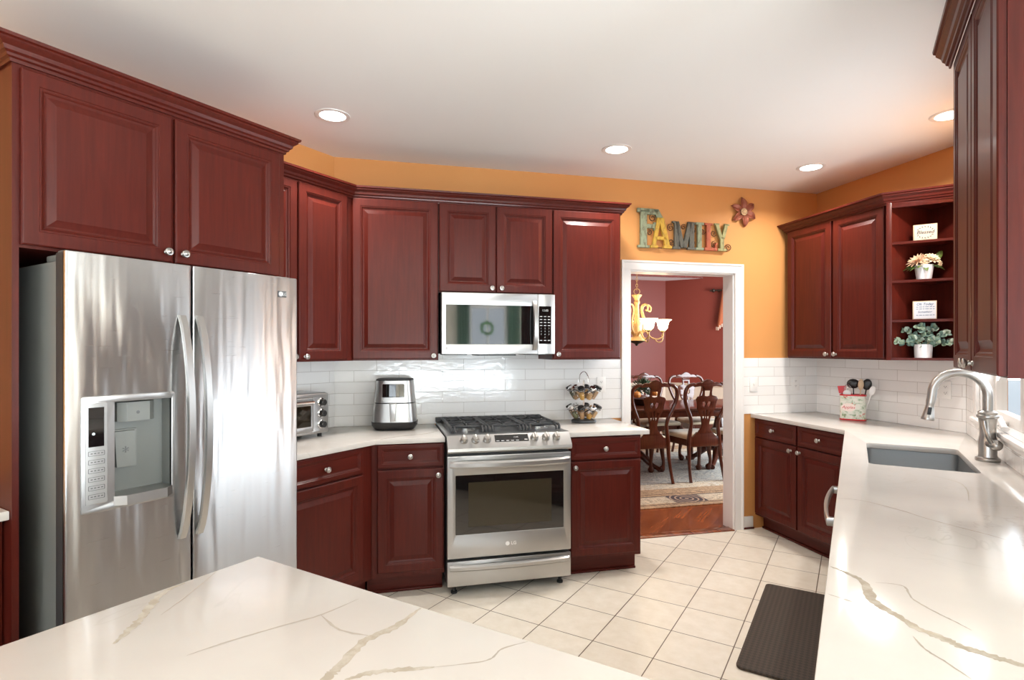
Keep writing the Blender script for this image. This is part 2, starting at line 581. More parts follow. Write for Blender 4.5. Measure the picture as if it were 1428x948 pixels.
    def grid(s, fn, nu, nv, mi=0):
        vs = [fn(i / (nu - 1), j / (nv - 1)) for j in range(nv) for i in range(nu)]
        fs = [(j * nu + i, j * nu + i + 1, (j + 1) * nu + i + 1, (j + 1) * nu + i) for j in range(nv - 1) for i in range(nu - 1)]
        return s.add(vs, fs, mi)

    def put(s, o, mtx=None, mi=None):
        k = len(s.v)
        for v in o.v:
            s.v.append(tuple(mtx @ Vector(v)) if mtx is not None else v)
        s.f += [tuple(i + k for i in f) for f in o.f]
        s.m += o.m if mi is None else [mi] * len(o.f)
        return s

    def build(s, name, mats, parent=None, loc=None, rot=None, ang=35, solid=0):
        me = bpy.data.meshes.new(name)
        me.from_pydata(s.v, [], s.f)
        if not isinstance(mats, (list, tuple)): mats = [mats]
        for mm in mats:
            me.materials.append(M[mm] if isinstance(mm, str) else mm)
        if len(mats) > 1:
            me.polygons.foreach_set('material_index', s.m)
        me.validate()
        bm = bmesh.new()
        bm.from_mesh(me)
        bmesh.ops.recalc_face_normals(bm, faces=bm.faces)
        bm.to_mesh(me)
        bm.free()
        me.shade_smooth()
        me.set_sharp_from_angle(angle=radians(ang))
        o = bpy.data.objects.new(name, me)
        COL.objects.link(o)
        if parent is not None: o.parent = parent
        if loc is not None: o.location = loc
        if rot is not None: o.rotation_euler = rot if isinstance(rot, (list, tuple)) else (0, 0, rot)
        if solid:
            md = o.modifiers.new('thickness', 'SOLIDIFY')
            md.thickness = solid
            md.offset = 0
        return o


def tag(o, label=None, cat=None, group=None, kind=None):
    if label: o['label'] = label
    if cat: o['category'] = cat
    if group: o['group'] = group
    if kind: o['kind'] = kind
    return o


def thing(name, label, cat, loc=(0, 0, 0), rz=0.0, group=None):
    o = bpy.data.objects.new(name, None)
    o.empty_display_size = 0.05
    COL.objects.link(o)
    o.location = loc
    o.rotation_euler = (0, 0, rz)
    return tag(o, label, cat, group)


def copy_tree(o, parent=None):
    c = o.copy()
    COL.objects.link(c)
    if parent is not None: c.parent = parent
    for ch in list(o.children):
        copy_tree(ch, c)
    return c


def structure(mb, name, mats, ang=30, loc=None, rot=None):
    return tag(mb.build(name, mats, None, loc, rot, ang), kind='structure')


def shape(outer, holes=(), depth=0.01, bevel=0.0, curve_res=0):
    """filled 2-D outline (x,y) with holes, extruded 0..depth along z"""
    cu = bpy.data.curves.new('tmp', 'CURVE')
    cu.dimensions = '2D'
    cu.fill_mode = 'BOTH'
    for loop in [outer] + list(holes):
        sp_ = cu.splines.new('POLY')
        sp_.points.add(len(loop) - 1)
        for p, q in zip(sp_.points, loop):
            p.co = (q[0], q[1], 0, 1)
        sp_.use_cyclic_u = True
    cu.extrude = max(depth / 2 - bevel, 1e-4)
    cu.bevel_depth = bevel
    cu.bevel_resolution = 1
    cu.offset = -bevel
    ob = bpy.data.objects.new('tmp', cu)
    me = bpy.data.meshes.new_from_object(ob)
    bm = bmesh.new()
    bm.from_mesh(me)
    bmesh.ops.remove_doubles(bm, verts=bm.verts, dist=1e-5)
    bm.verts.index_update()
    r = MB()
    r.add([(v.co.x, v.co.y, v.co.z + depth / 2) for v in bm.verts], [[v.index for v in f.verts] for f in bm.faces])
    bm.free()
    bpy.data.objects.remove(ob)
    bpy.data.curves.remove(cu)
    bpy.data.meshes.remove(me)
    return r


def text(s_, size, depth=0.001, shear=0.0, align='CENTER', space=1.0, offset=0.0):
    cu = bpy.data.curves.new('tmp', 'FONT')
    cu.body = s_
    cu.size = size
    cu.extrude = depth / 2
    cu.shear = shear
    cu.align_x = align
    cu.align_y = 'CENTER'
    cu.space_character = space
    cu.offset = offset
    cu.resolution_u = 3
    ob = bpy.data.objects.new('tmp', cu)
    me = bpy.data.meshes.new_from_object(ob)
    r = MB()
    r.add([v.co[:] for v in me.vertices], [list(p.vertices) for p in me.polygons])
    bpy.data.objects.remove(ob)
    bpy.data.curves.remove(cu)
    bpy.data.meshes.remove(me)
    return r


def FRONT(x, y, z):
    """maps (x, y, depth) drawn in a plane onto a front facing -Y at (x, y, z)"""
    return Matrix.Translation((x, y, z)) @ Matrix.Rotation(radians(90), 4, 'X')


def rrect(x0, x1, y0, y1, r, n=4):
    out = []
    for cx, cy, a0 in ((x1 - r, y1 - r, 0), (x0 + r, y1 - r, 90), (x0 + r, y0 + r, 180), (x1 - r, y0 + r, 270)):
        for i in range(n + 1):
            a = radians(a0 + 90 * i / n)
            out.append((cx + r * cos(a), cy + r * sin(a)))
    return out


def spline(pts, n=6):
    out = []
    P = [Vector(p) for p in pts]
    for i in range(len(P) - 1):
        p0, p1, p2, p3 = P[max(i - 1, 0)], P[i], P[i + 1], P[min(i + 2, len(P) - 1)]
        for k_ in range(n):
            t = k_ / n
            out.append(0.5 * ((2 * p1) + (p2 - p0) * t + (2 * p0 - 5 * p1 + 4 * p2 - p3) * t * t + (3 * p1 - p0 - 3 * p2 + p3) * t ** 3))
    out.append(P[-1])
    return out


def lerp_r(rs, n):
    out = []
    for i in range(len(rs) - 1):
        for k_ in range(n):
            out.append(rs[i] + (rs[i + 1] - rs[i]) * k_ / n)
    return out + [rs[-1]]


# ------------------------------------------------------------------ wall frames: local x along the wall, local +y into the wall
class Frame:
    def __init__(s, ox, oy, deg):
        s.o = Vector((ox, oy, 0)); s.a = radians(deg)
        s.x = Vector((cos(s.a), sin(s.a), 0)); s.y = Vector((-sin(s.a), cos(s.a), 0))

    def w(s, x, y, z=0.0):
        return s.o + s.x * x + s.y * y + Vector((0, 0, z))

    def loc(s, p):
        d = Vector((p[0], p[1], 0)) - s.o
        return (d.dot(s.x), d.dot(s.y))


XL, SR, QR, XW = -2.99, -3.95, 3.57, 0.60
FL = Frame(XL, 0, 90)                       # fridge wall; x = world y
FR = Frame(SR / R2, -SR / R2, 45)           # range wall; x = u
KC = ((QR + SR) / R2, (QR - SR) / R2)       # corner range wall / right wall
FQ = Frame(KC[0], KC[1], -45)               # right wall
WC = (XW, QR * R2 - XW)                     # corner right wall / window wall
FW = Frame(WC[0], WC[1], -90)               # window wall; x grows towards the camera
ZC = 2.74
ZT = 0.925                                  # worktop height


def wall(fr, name, x0, x1, z1, openings, mats, t=0.12, z0=0.0):
    mb = MB()
    xs = sorted(openings)
    x = x0
    for a, b, c, d in xs:
        mb.box(x, a, 0, t, z0, z1)
        if c > z0: mb.box(a, b, 0, t, z0, c)
        if d < z1: mb.box(a, b, 0, t, d, z1)
        x = b
    mb.box(x, x1, 0, t, z0, z1)
    return structure(mb, name, mats, loc=fr.o[:], rot=fr.a)


# ================================================================== STRUCTURE
kit = [(-3.12, -2.92), (5.2, -2.92), (5.2, 5.4), (-0.25, 5.4), (-3.12, 2.53)]
mb = MB(); mb.prism(kit, -0.12, 0.0)
structure(mb, 'floor', 'floor_tile')
mb = MB(); mb.prism([(-3.3, -3.0), (5.3, -3.0), (5.3, 5.5), (-0.2, 5.5), (-3.3, 2.4)], ZC, ZC + 0.12)
structure(mb, 'ceiling', 'ceiling')
wall(FL, 'wall_left', -2.92, 2.596 + 0.08, ZC, [], 'orange')
DOOR = (1.871, 2.788, 0.0, 2.055)
wall(FR, 'wall_back', -0.281 - 0.08, 3.57 + 0.08, ZC, [DOOR], 'orange')
wall(FQ, 'wall_right', -0.08, 1.229 + 0.08, ZC, [], 'orange')
WIN = (0.39, 1.66, 1.055, 2.15)
wall(FW, 'wall_window', -0.05, 2.70, ZC, [WIN], 'orange')
FN = Frame(0, 1.75, 0)
wall(FN, 'wall_nook', 0.725, 5.1, ZC, [], 'nook')
FE = Frame(5.0, 1.75, -90)
wall(FE, 'wall_east', 0.0, 1.93, ZC, [(0.15, 1.65, 0.35, 2.35)], 'nook')
FB = Frame(5.0, -0.1, -135)
wall(FB, 'wall_bay', -0.05, 3.72, ZC, [(1.02, 1.72, 0.10, 2.26)], 'nook')
FS = Frame(2.4, -2.7, 180)
wall(FS, 'wall_south', -0.05, 5.5, ZC, [(0.9, 4.7, 0.30, 2.40)], 'nook')
mb = MB(); mb.box(-40, 40, -40, 40, -0.30, -0.26)
structure(mb, 'ground', 'exterior')

# tiled backsplash
mb = MB(); mb.box(-0.2785, 1.803, -0.008, -0.0005, ZT + 0.0005, 1.374); mb.box(0.39, 1.15, -0.008, -0.0005, 1.374, 1.50); mb.box(2.868, 3.562, -0.008, -0.0005, ZT + 0.0005, 1.374)
structure(mb, 'wall_backsplash', 'subway', loc=FR.o[:], rot=FR.a)
mb = MB(); mb.box(0.004, 1.224, -0.008, -0.0005, ZT + 0.0005, 1.374)
structure(mb, 'wall_backsplash', 'subway', loc=FQ.o[:], rot=FQ.a)
mb = MB(); mb.box(1.725, 2.5935, -0.008, -0.0005, ZT + 0.0005, 1.374)
structure(mb, 'wall_backsplash', 'subway', loc=FL.o[:], rot=FL.a)
mb = MB(); mb.box(0.004, 0.30, -0.008, -0.0005, ZT + 0.0005, 1.374); mb.box(0.30, 1.75, -0.008, -0.0005, ZT + 0.0005, 1.012); mb.box(1.75, 2.69, -0.008, -0.0005, ZT + 0.0005, 1.374)
structure(mb, 'wall_backsplash', 'subway', loc=FW.o[:], rot=FW.a)

# door casing and jamb to the dining room
mb = MB()
prof_w = 0.068
x0, x1, zt = DOOR[0], DOOR[1], DOOR[3]
for a, b in ((x0 - prof_w, x0 + 0.004), (x1 - 0.004, x1 + prof_w)):
    mb.box(a, b, -0.018, 0.0, 0, zt + 0.002)
mb.box(x0 - prof_w, x1 + prof_w, -0.018, 0.0, zt - 0.004, zt + prof_w)
mb.strip([(x0 - prof_w, 0.0), (x0 - prof_w, zt + prof_w), (x1 + prof_w, zt + prof_w), (x1 + prof_w, 0.0)], [(0.0, -0.01), (0.0, -0.025), (0.012, -0.025), (0.020, -0.018), (0.020, -0.01)])
_k = len(mb.v) - 20
mb.v[_k:] = [(v[0], v[2], v[1]) for v in mb.v[_k:]]
mb.box(x0, x0 + 0.016, 0.0, 0.13, 0, zt); mb.box(x1 - 0.016, x1, 0.0, 0.13, 0, zt); mb.box(x0, x1, 0.0, 0.13, zt - 0.016, zt)
structure(mb, 'door_1', 'white_trim', loc=FR.o[:], rot=FR.a)
mb = MB(); mb.box(x0 + 0.016, x1 - 0.016, -0.03, 0.06, 0.0, 0.008, 0.003)
structure(mb, 'trim_1', 'hardwood', loc=FR.o[:], rot=FR.a)
mb = MB(); mb.box(2.86, 2.952, -0.014, 0.0, 0.012, 0.10, 0.004); mb.box(2.86, 2.958, -0.02, 0.0, 0.0, 0.014, 0.004, mi=1)
structure(mb, 'baseboard_back', ['white_trim', 'cherry_x'], loc=FR.o[:], rot=FR.a)

# window over the sink: casing, jambs, stool, sash, pane, crank
wr = thing('window_1', None, None, FW.o[:], FW.a)
tag(wr, kind='structure')
a, b, c, d = WIN
mb = MB()
mb.box(a - 0.085, a + 0.004, -0.02, 0, c - 0.02, d + 0.085, 0.004); mb.box(b - 0.004, b + 0.085, -0.02, 0, c - 0.02, d + 0.085, 0.004)
mb.box(a - 0.085, b + 0.085, -0.02, 0, d - 0.004, d + 0.085, 0.004)
mb.box(a, a + 0.012, 0, 0.115, c, d); mb.box(b - 0.012, b, 0, 0.115, c, d); mb.box(a, b, 0, 0.115, d - 0.012, d)
mb.build('window_casing', 'white_trim', wr)
mb = MB(); mb.box(a - 0.10, b + 0.10, -0.035, 0.0, c - 0.018, c + 0.004, 0.005); mb.box(a, b, 0.0, 0.115, c - 0.018, c + 0.004)
mb.box(a - 0.085, b + 0.085, -0.018, -0.001, c - 0.045, c - 0.018, 0.004)
mb.build('window_sill', 'white_trim', wr)
mid = (a + b) / 2
for i, (p, q) in enumerate(((a + 0.012, mid), (mid, b - 0.012))):
    mb = MB()
    mb.box(p, p + 0.05, 0.06, 0.105, c + 0.004, d - 0.012, 0.004); mb.box(q - 0.05, q, 0.06, 0.105, c + 0.004, d - 0.012, 0.004)
    mb.box(p + 0.05, q - 0.05, 0.06, 0.105, c + 0.004, c + 0.06, 0.004); mb.box(p + 0.05, q - 0.05, 0.06, 0.105, d - 0.06, d - 0.012, 0.004)
    s_ = mb.build('window_sash', 'white_trim', wr)
    MB().box(p + 0.048, q - 0.048, 0.080, 0.084, c + 0.058, d - 0.058).build('pane', 'pane', s_)
mb = MB()
mb.box(0.66, 0.76, 0.012, 0.055, c + 0.004, c + 0.030, 0.01)
mb.tube(spline([(0.70, 0.03, c + 0.028), (0.76, 0.02, c + 0.050), (0.88, 0.005, c + 0.046), (1.02, -0.005, c + 0.024), (1.06, -0.008, c + 0.024)], 5), lerp_r([0.011, 0.012, 0.011, 0.012, 0.013], 5), 8, flat=(1.3, 0.8))
mb.build('crank_handle', 'white_plastic', wr)

# bay, east and south windows of the breakfast room behind the camera
def plain_window(fr, name, op, nx, nz, t=0.12):
    a, b, c, d = op
    r = thing(name, None, None, fr.o[:], fr.a); tag(r, kind='structure')
    mb = MB()
    for p, q in ((a - 0.08, a + 0.03), (b - 0.03, b + 0.08)): mb.box(p, q, -0.02, 0.0, c - 0.08, d + 0.08, 0.004)
    for p, q in ((c - 0.08, c + 0.03), (d - 0.03, d + 0.08)): mb.box(a + 0.03, b - 0.03, -0.02, 0.0, p, q, 0.004)
    for i in range(1, nx):
        x = a + (b - a) * i / nx; mb.box(x - 0.018, x + 0.018, 0.02, 0.06, c, d)
    for j in range(1, nz):
        z = c + (d - c) * j / nz; mb.box(a, b, 0.025, 0.055, z - 0.018, z + 0.018)
    mb.build('window_frame', 'white_trim', r)
    MB().box(a, b, 0.038, 0.042, c, d).build('pane', 'pane', r)
    return r


plain_window(FE, 'window_2', (0.15, 1.65, 0.35, 2.35), 2, 1)
plain_window(FB, 'window_3', (1.02, 1.72, 0.10, 2.26), 2, 2)
plain_window(FS, 'window_4', (0.9, 4.7, 0.30, 2.40), 4, 1)

# dining room shell
FD = Frame(SR / R2, -SR / R2, 45)
dk0 = lambda u, s: ((u + s) / R2, (u - s) / R2)
CRN = (-3.074, 10.632)                                # far corner of the dining room
mb = MB(); mb.prism([dk0(0.7, -3.996), dk0(3.6, -3.996), (0.72, 4.65), (0.72, 10.75), (-3.05, 10.75), dk0(0.7, -9.8)], -0.12, 0.0)
structure(mb, 'floor_dining', 'hardwood')
s_far = (CRN[0] - CRN[1]) / R2
u_c = (CRN[0] + CRN[1]) / R2
WZ = 0.80
TZ = 3.05
def two_tone(fr, name, x0, x1, z1):
    structure(MB().box(x0, x1, 0, 0.12, WZ, z1), name, 'red_wall', loc=fr.o[:], rot=fr.a)
    mb = MB(); mb.box(x0, x1, -0.004, 0.12, 0, WZ - 0.03); mb.box(x0, x1, -0.03, 0.10, WZ - 0.04, WZ + 0.01, 0.006)
    structure(mb, name + '_wainscot', 'wainscot', loc=fr.o[:], rot=fr.a)


FDF = Frame(dk0(0, s_far)[0], dk0(0, s_far)[1], 45)
two_tone(FDF, 'wall_dining_far', 0.6, u_c + 0.05, TZ)
FDR = Frame(CRN[0], CRN[1], 0)
two_tone(FDR, 'wall_dining_right', 0.0, 3.75, TZ)
FDL = Frame(dk0(0.85, -4.07)[0], dk0(0.85, -4.07)[1], 135)
two_tone(FDL, 'wall_dining_left', 0.0, 5.75, TZ)
FDW = Frame(0.62, 10.7, -90)
wall(FDW, 'wall_dining_window', 0.0, 6.1, TZ, [(1.3, 4.1, 0.5, 2.4)], 'red_wall')
mb = MB()
u0, s1 = 0.6, -9.20
mb.prism([dk0(u0, s1), dk0(5.83, s1), (CRN[0] + 0.72, CRN[1] + 0.05), (CRN[0], CRN[1] + 0.05), dk0(u0, s_far - 0.05)], ZC, ZC + 0.02)
structure(mb, 'ceiling_dining_soffit', 'ceiling')
mb = MB(); mb.prism([dk0(u0, s1), dk0(6.2, s1), dk0(6.2, s1 - 0.02), dk0(u0, s1 - 0.02)], ZC, TZ)
structure(mb, 'wall_dining_tray', 'red_wall')
mb = MB(); mb.prism([dk0(0.5, -3.97), dk0(3.62, -3.97), (0.74, 4.6), (0.74, 10.8), (-3.1, 10.8), dk0(0.5, -9.9)], TZ, TZ + 0.08)
structure(mb, 'ceiling_dining', 'ceiling')
mb = MB(); mb.box(0.6, 3.3, 0.02, 0.12, ZC, TZ)
structure(mb, 'wall_dining_header', 'red_wall', loc=FR.o[:], rot=FR.a)

# ================================================================== CABINETRY
_KNOB = [None]


def knob(parent, x, y, z):
    if _KNOB[0] is None:
        mb = MB()
        mb.lathe([(0.0, 0.0), (0.009, 0.0), (0.009, -0.003), (0.0055, -0.006), (0.005, -0.014), (0.010, -0.018), (0.0150, -0.021), (0.0158, -0.025), (0.0135, -0.028), (0.010, -0.0285), (0.0085, -0.027), (0.0055, -0.0295), (0.0, -0.0305)], 18, axis='y')
        o = mb.build('knob', 'nickel', parent, (x, y, z))
        _KNOB[0] = o.data
        return o
    o = bpy.data.objects.new('knob', _KNOB[0])
    COL.objects.link(o)
    o.parent = parent
    o.location = (x, y, z)
    return o


def panel(x0, x1, z0, z1, y, t=0.02, stile=0.056, kind='door'):
    """raised-panel front; back plane at local y, face towards -y"""
    if kind == 'drawer':
        stile = 0.030
        rings = [(0, 0), (0, t - 0.004), (0.0035, t - 0.0005), (0.006, t), (stile - 0.006, t), (stile - 0.003, t - 0.0025), (stile + 0.001, t - 0.003), (stile + 0.004, t - 0.0055), (stile + 0.010, t - 0.008), (stile + 0.013, t - 0.008)]
    else:
        rings = [(0, 0), (0, t - 0.004), (0.0035, t - 0.0005), (0.006, t), (stile - 0.010, t), (stile - 0.008, t - 0.0025), (stile - 0.004, t - 0.0025),
                 (stile, t - 0.0045), (stile + 0.004, t - 0.009), (stile + 0.010, t - 0.0115), (stile + 0.014, t - 0.0115), (stile + 0.018, t - 0.010), (stile + 0.034, t - 0.0045), (stile + 0.038, t - 0.0025), (stile + 0.040, t - 0.0025)]
    vs, fs = [], []
    for i, dd in rings:
        vs += [(x0 + i, y - dd, z0 + i), (x1 - i, y - dd, z0 + i), (x1 - i, y - dd, z1 - i), (x0 + i, y - dd, z1 - i)]
    k = len(rings)
    for j in range(k - 1):
        for i in range(4):
            a, b = j * 4 + i, j * 4 + (i + 1) % 4
            fs.append((a, b, b + 4, a + 4))
    fs.append((0, 3, 2, 1))
    q = (k - 1) * 4
    fs.append((q, q + 1, q + 2, q + 3))
    return MB().add(vs, fs)


def cabinet(name, label, fr, x0, x1, z0, z1, depth, fronts, poly=None, toe=0.0, group=None, gap=0.003, cat='cabinet', toe_poly=None):
    """fronts: (kind, x0, x1, z0, z1, knob) with frame coordinates; knob = (x, z) or None"""
    cx = (x0 + x1) / 2
    loc = fr.w(cx, -depth / 2)
    # keep the root at the middle of the base
    r = thing(name, label, cat, (loc.x, loc.y, 0 if toe else z0), fr.a, group)
    oy = depth / 2
    oz = 0 if toe else z0
    mb = MB()
    if poly: mb.prism([(p[0] - cx, p[1] + oy) for p in poly], z0 + toe - oz, z1 - oz)
    else: mb.box(x0 - cx, x1 - cx, -depth + oy, -gap + oy, z0 + toe - oz, z1 - oz)
    mb.build('carcass', 'cherry', r)
    if toe:
        mb = MB()
        tp = toe_poly or [(x0 + 0.004, -depth + 0.075), (x1 - 0.004, -depth + 0.075), (x1 - 0.004, -0.02), (x0 + 0.004, -0.02)]
        mb.prism([(p[0] - cx, p[1] + oy) for p in tp], 0.0, toe)
        p0, p1 = tp[0], tp[1]
        mb.box(p0[0] - cx, p1[0] - cx, p0[1] + oy - 0.014, p0[1] + oy, 0.0, 0.016, 0.004)
        mb.build('toe_kick', 'cherry_x', r)
    for kind, a, b, c, d, kn in fronts:
        f = panel(a - cx, b - cx, c - oz, d - oz, -depth + oy - 0.0005, kind=kind).build(kind, 'cherry' if kind == 'door' else 'cherry_x', r, ang=9)
        if kn:
            knob(f, kn[0] - cx, -depth + oy - 0.0195, kn[1] - oz)
    return r


UB, UT = 1.375, 2.405
DZ0, DZ1 = 1.385, 2.384
UD = 0.33
# --- over the fridge, with the tall side panels
r = cabinet('refrigerator_cabinet', 'wide two-door cherry wall cabinet with tall side panels directly above the refrigerator', FL, 0.702, 1.712, 1.780, 2.39, 0.67,
            [('door', 0.721, 1.190, 1.790, 2.362, (1.168, 1.828)), ('door', 1.203, 1.676, 1.790, 2.362, (1.232, 1.828))])
cx, oy = (0.702 + 1.712) / 2, 0.335
MB().box(0.702 - cx, 0.720 - cx, -0.67 + oy, -0.003 + oy, -1.78, 0.0).build('side_panel', 'cherry', r)
MB().box(1.690 - cx, 1.712 - cx, -0.67 + oy, -0.003 + oy, -1.78, 0.0).build('side_panel', 'cherry', r)

CROWN = [(0.0, -0.050), (0.006, -0.050), (0.008, -0.040), (0.016, -0.036), (0.018, -0.028), (0.026, -0.022), (0.030, -0.010), (0.042, 0.0), (0.046, 0.004), (0.046, 0.010), (0.054, 0.014), (0.056, 0.024), (0.0, 0.024)]
def crown(path, z, label, mono=False):
    c0 = path[len(path) // 2]
    mb = MB().strip([(p[0] - c0[0], p[1] - c0[1]) for p in path], [(o, zz) for o, zz in CROWN])
    o = mb.build('crown_moulding', 'cherry_x', None, (c0[0], c0[1], z), ang=25)
    return tag(o, label, 'moulding')


def pth(fr, pts): return [tuple(fr.w(x, y)[:2]) for x, y in pts]
crown(pth(FL, [(0.701, -0.004), (0.701, -0.671), (1.713, -0.671), (1.713, -0.34)]), 2.425, 'dark cherry crown moulding around the top of the refrigerator cabinet')

# --- left wall upper pair, mitred into the corner
ci = (XL + UD, XL + UD + (-(SR + UD)) * R2)            # inner face corner
cil = FL.loc(ci); cir = FR.loc(ci)
KL = FL.loc((XL, XL - SR * R2)); KR = FR.loc((XL, XL - SR * R2))
cabinet('wall_cabinet', 'narrow-doored cherry wall cabinet between the refrigerator and the corner, angled toward the range', FL, 1.718, cil[0], UB, UT, UD,
        [('door', 1.722, 2.036, DZ0, DZ1, (2.010, 1.405)), ('door', 2.046, 2.396, DZ0, DZ1, (2.086, 1.405))],
        poly=[(1.718, -UD), (cil[0], -UD), (KL[0] - 0.006, -0.003), (1.718, -0.003)])
cabinet('wall_cabinet', 'single-door cherry wall cabinet in the corner, left of the microwave', FR, cir[0], 0.386, UB, UT, UD,
        [('door', -0.146, 0.381, DZ0, DZ1, (0.352, 1.405))],
        poly=[(cir[0] + 0.002, -UD), (0.386, -UD), (0.386, -0.003), (KR[0] + 0.008, -0.003)])
cabinet('wall_cabinet', 'short two-door cherry wall cabinet directly above the microwave', FR, 0.388, 1.150, 1.812, UT, UD,
        [('door', 0.392, 0.760, 1.818, DZ1, (0.733, 1.845)), ('door', 0.766, 1.146, 1.818, DZ1, (0.797, 1.845))])
cabinet('wall_cabinet', 'single-door cherry wall cabinet between the microwave and the dining room doorway', FR, 1.152, 1.650, UB, UT, UD,
        [('door', 1.157, 1.640, DZ0, DZ1, (1.186, 1.412))])
crown(pth(FL, [(1.720, -UD - 0.004)]) + [(ci[0] + 0.003, ci[1] - 0.003)] + pth(FR, [(1.652, -UD - 0.004), (1.652, -0.004)]), 2.428, 'dark cherry crown moulding above the cabinets around the microwave')

# --- right wall upper pair and the open corner shelf
cabinet('wall_cabinet', 'two-door cherry wall cabinet beside the open corner shelves', FQ, 0.060, 0.972, UB, UT, UD,
        [('door', 0.074, 0.518, DZ0, DZ1, (0.487, 1.410)), ('door', 0.538, 0.958, DZ0, DZ1, (0.566, 1.410))])
A = FQ.w(0.976, -UD - 0.02)
Dp = FQ.w(0.976, -0.004)
poly_sh = [(A.x, A.y), (XW - 0.004, A.y), (XW - 0.004, WC[1] - 0.006), (Dp.x + 0.002, Dp.y)]
r = thing('shelf_unit', 'open cherry corner shelf unit holding the signs and the potted plants', 'shelf', (0.42, 4.45, UB))
lo = lambda p: (p[0] - 0.42, p[1] - 4.45)
P = [lo(p) for p in poly_sh]
def wallstrip(p, q, th, z0, z1):
    d = (Vector(q) - Vector(p)).normalized(); nn = Vector((-d.y, d.x)) * th
    return MB().prism([p, q, (q[0] + nn.x, q[1] + nn.y), (p[0] + nn.x, p[1] + nn.y)], z0, z1)
H = UT - UB
mb = MB().put(wallstrip(P[0], P[3], -0.018, 0, H))
mb.build('side_panel', 'cherry', r)
mb = MB().put(wallstrip(P[3], P[2], -0.008, 0, H))
mb.build('back_panel', 'cherry', r)
mb = MB().put(wallstrip(P[1], P[2], 0.018, 0, H))
mb.build('side_panel', 'cherry', r)
ff = MB(); ff.box(P[0][0], P[0][0] + 0.030, P[0][1] - 0.018, P[0][1] + 0.002, 0, H, 0.002); ff.box(P[1][0] - 0.03, P[1][0], P[0][1] - 0.018, P[0][1] + 0.002, 0, H, 0.002)
ff.box(P[0][0] + 0.03, P[1][0] - 0.03, P[0][1] - 0.018, P[0][1] + 0.002, H - 0.05, H, 0.002)
ff.build('face_frame', 'cherry', r)
SHZ = [UB, 1.636, 1.890, 2.138]
inner = [(P[0][0] + 0.012, P[0][1] + 0.003), (P[1][0] - 0.018, P[0][1] + 0.003), (P[1][0] - 0.018, P[2][1] - 0.012), (P[3][0] + 0.006, P[3][1] - 0.012)]
for z in SHZ + [UT - 0.018]:
    q = list(inner)
    MB().prism([(q[0][0], q[0][1] - (0.0)), q[1], q[2], q[3]], z - UB - (0.016 if z != UB else 0.0), z - UB + (0.0 if z != UB else 0.016)).build('shelf_board', 'cherry_x', r)
SHT = [UB + 0.016, 1.636, 1.890, 2.138]
crown(pth(FQ, [(0.058, -0.004), (0.058, -UD - 0.004), (0.976, -UD - 0.024)]) + [(XW - 0.004, A.y - 0.022)], 2.428, 'dark cherry crown moulding over the right-hand cabinets and open shelves')

# --- window wall upper, nearest the camera
cabinet('wall_cabinet', 'tall two-door cherry wall cabinet nearest the camera, beside the sink window', FW, 1.835, 2.585, UB, 2.515, 0.27,
        [('door', 1.840, 2.206, 1.380, 2.500, (2.176, 1.405)), ('door', 2.214, 2.580, 1.380, 2.500, (2.244, 1.405))])
crown(pth(FW, [(1.833, -0.296), (2.587, -0.296), (2.587, -0.004)]), 2.535, 'dark cherry crown moulding on the cabinet nearest the camera')

# --- base cabinets
BD = 0.60
BT = ZT - 0.0305
bi = (XL + BD, XL + BD + (-(SR + BD)) * R2)
bil = FL.loc(bi); bir = FR.loc(bi)
TK = 0.115
ti = (XL + BD - 0.075, XL + BD - 0.075 + (-(SR + BD - 0.075)) * R2)
til = FL.loc(ti); tir = FR.loc(ti)
cabinet('base_cabinet', 'cherry base cabinet between the refrigerator and the corner, under the toaster oven', FL, 1.72, bil[0], 0, BT, BD,
        [('drawer', 1.735, 2.268, 0.745, 0.890, (2.004, 0.815)), ('door', 1.735, 2.268, 0.148, 0.735, (1.775, 0.70))],
        poly=[(1.72, -BD), (bil[0], -BD), (KL[0] - 0.006, -0.003), (1.72, -0.003)], toe=TK,
        toe_poly=[(1.724, -BD + 0.075), (til[0] - 0.007, -BD + 0.075), (KL[0] - 0.05, -0.02), (1.724, -0.02)])
cabinet('base_cabinet', 'cherry base cabinet in the corner just left of the range, under the air fryer', FR, bir[0], 0.392, 0, BT, BD,
        [('drawer', 0.004, 0.386, 0.754, 0.890, (0.190, 0.820)), ('door', 0.004, 0.386, 0.146, 0.744, (0.354, 0.705))],
        poly=[(bir[0] + 0.002, -BD), (0.392, -BD), (0.392, -0.003), (KR[0] + 0.008, -0.003)], toe=TK,
        toe_poly=[(tir[0] + 0.007, -BD + 0.075), (0.388, -BD + 0.075), (0.388, -0.02), (KR[0] + 0.05, -0.02)])
cabinet('base_cabinet', 'bright cherry base cabinet right of the range, under the spice rack', FR, 1.166, 1.668, 0, BT, BD,
        [('drawer', 1.184, 1.660, 0.748, 0.886, (1.412, 0.815)), ('door', 1.184, 1.660, 0.140, 0.738, (1.209, 0.703))], toe=TK)
fi = (-0.025, (QR - BD) * R2 + 0.025)
fiq = FQ.loc(fi); wcq = FQ.loc(WC); wcw = FW.loc(WC); fiw = FW.loc(fi)
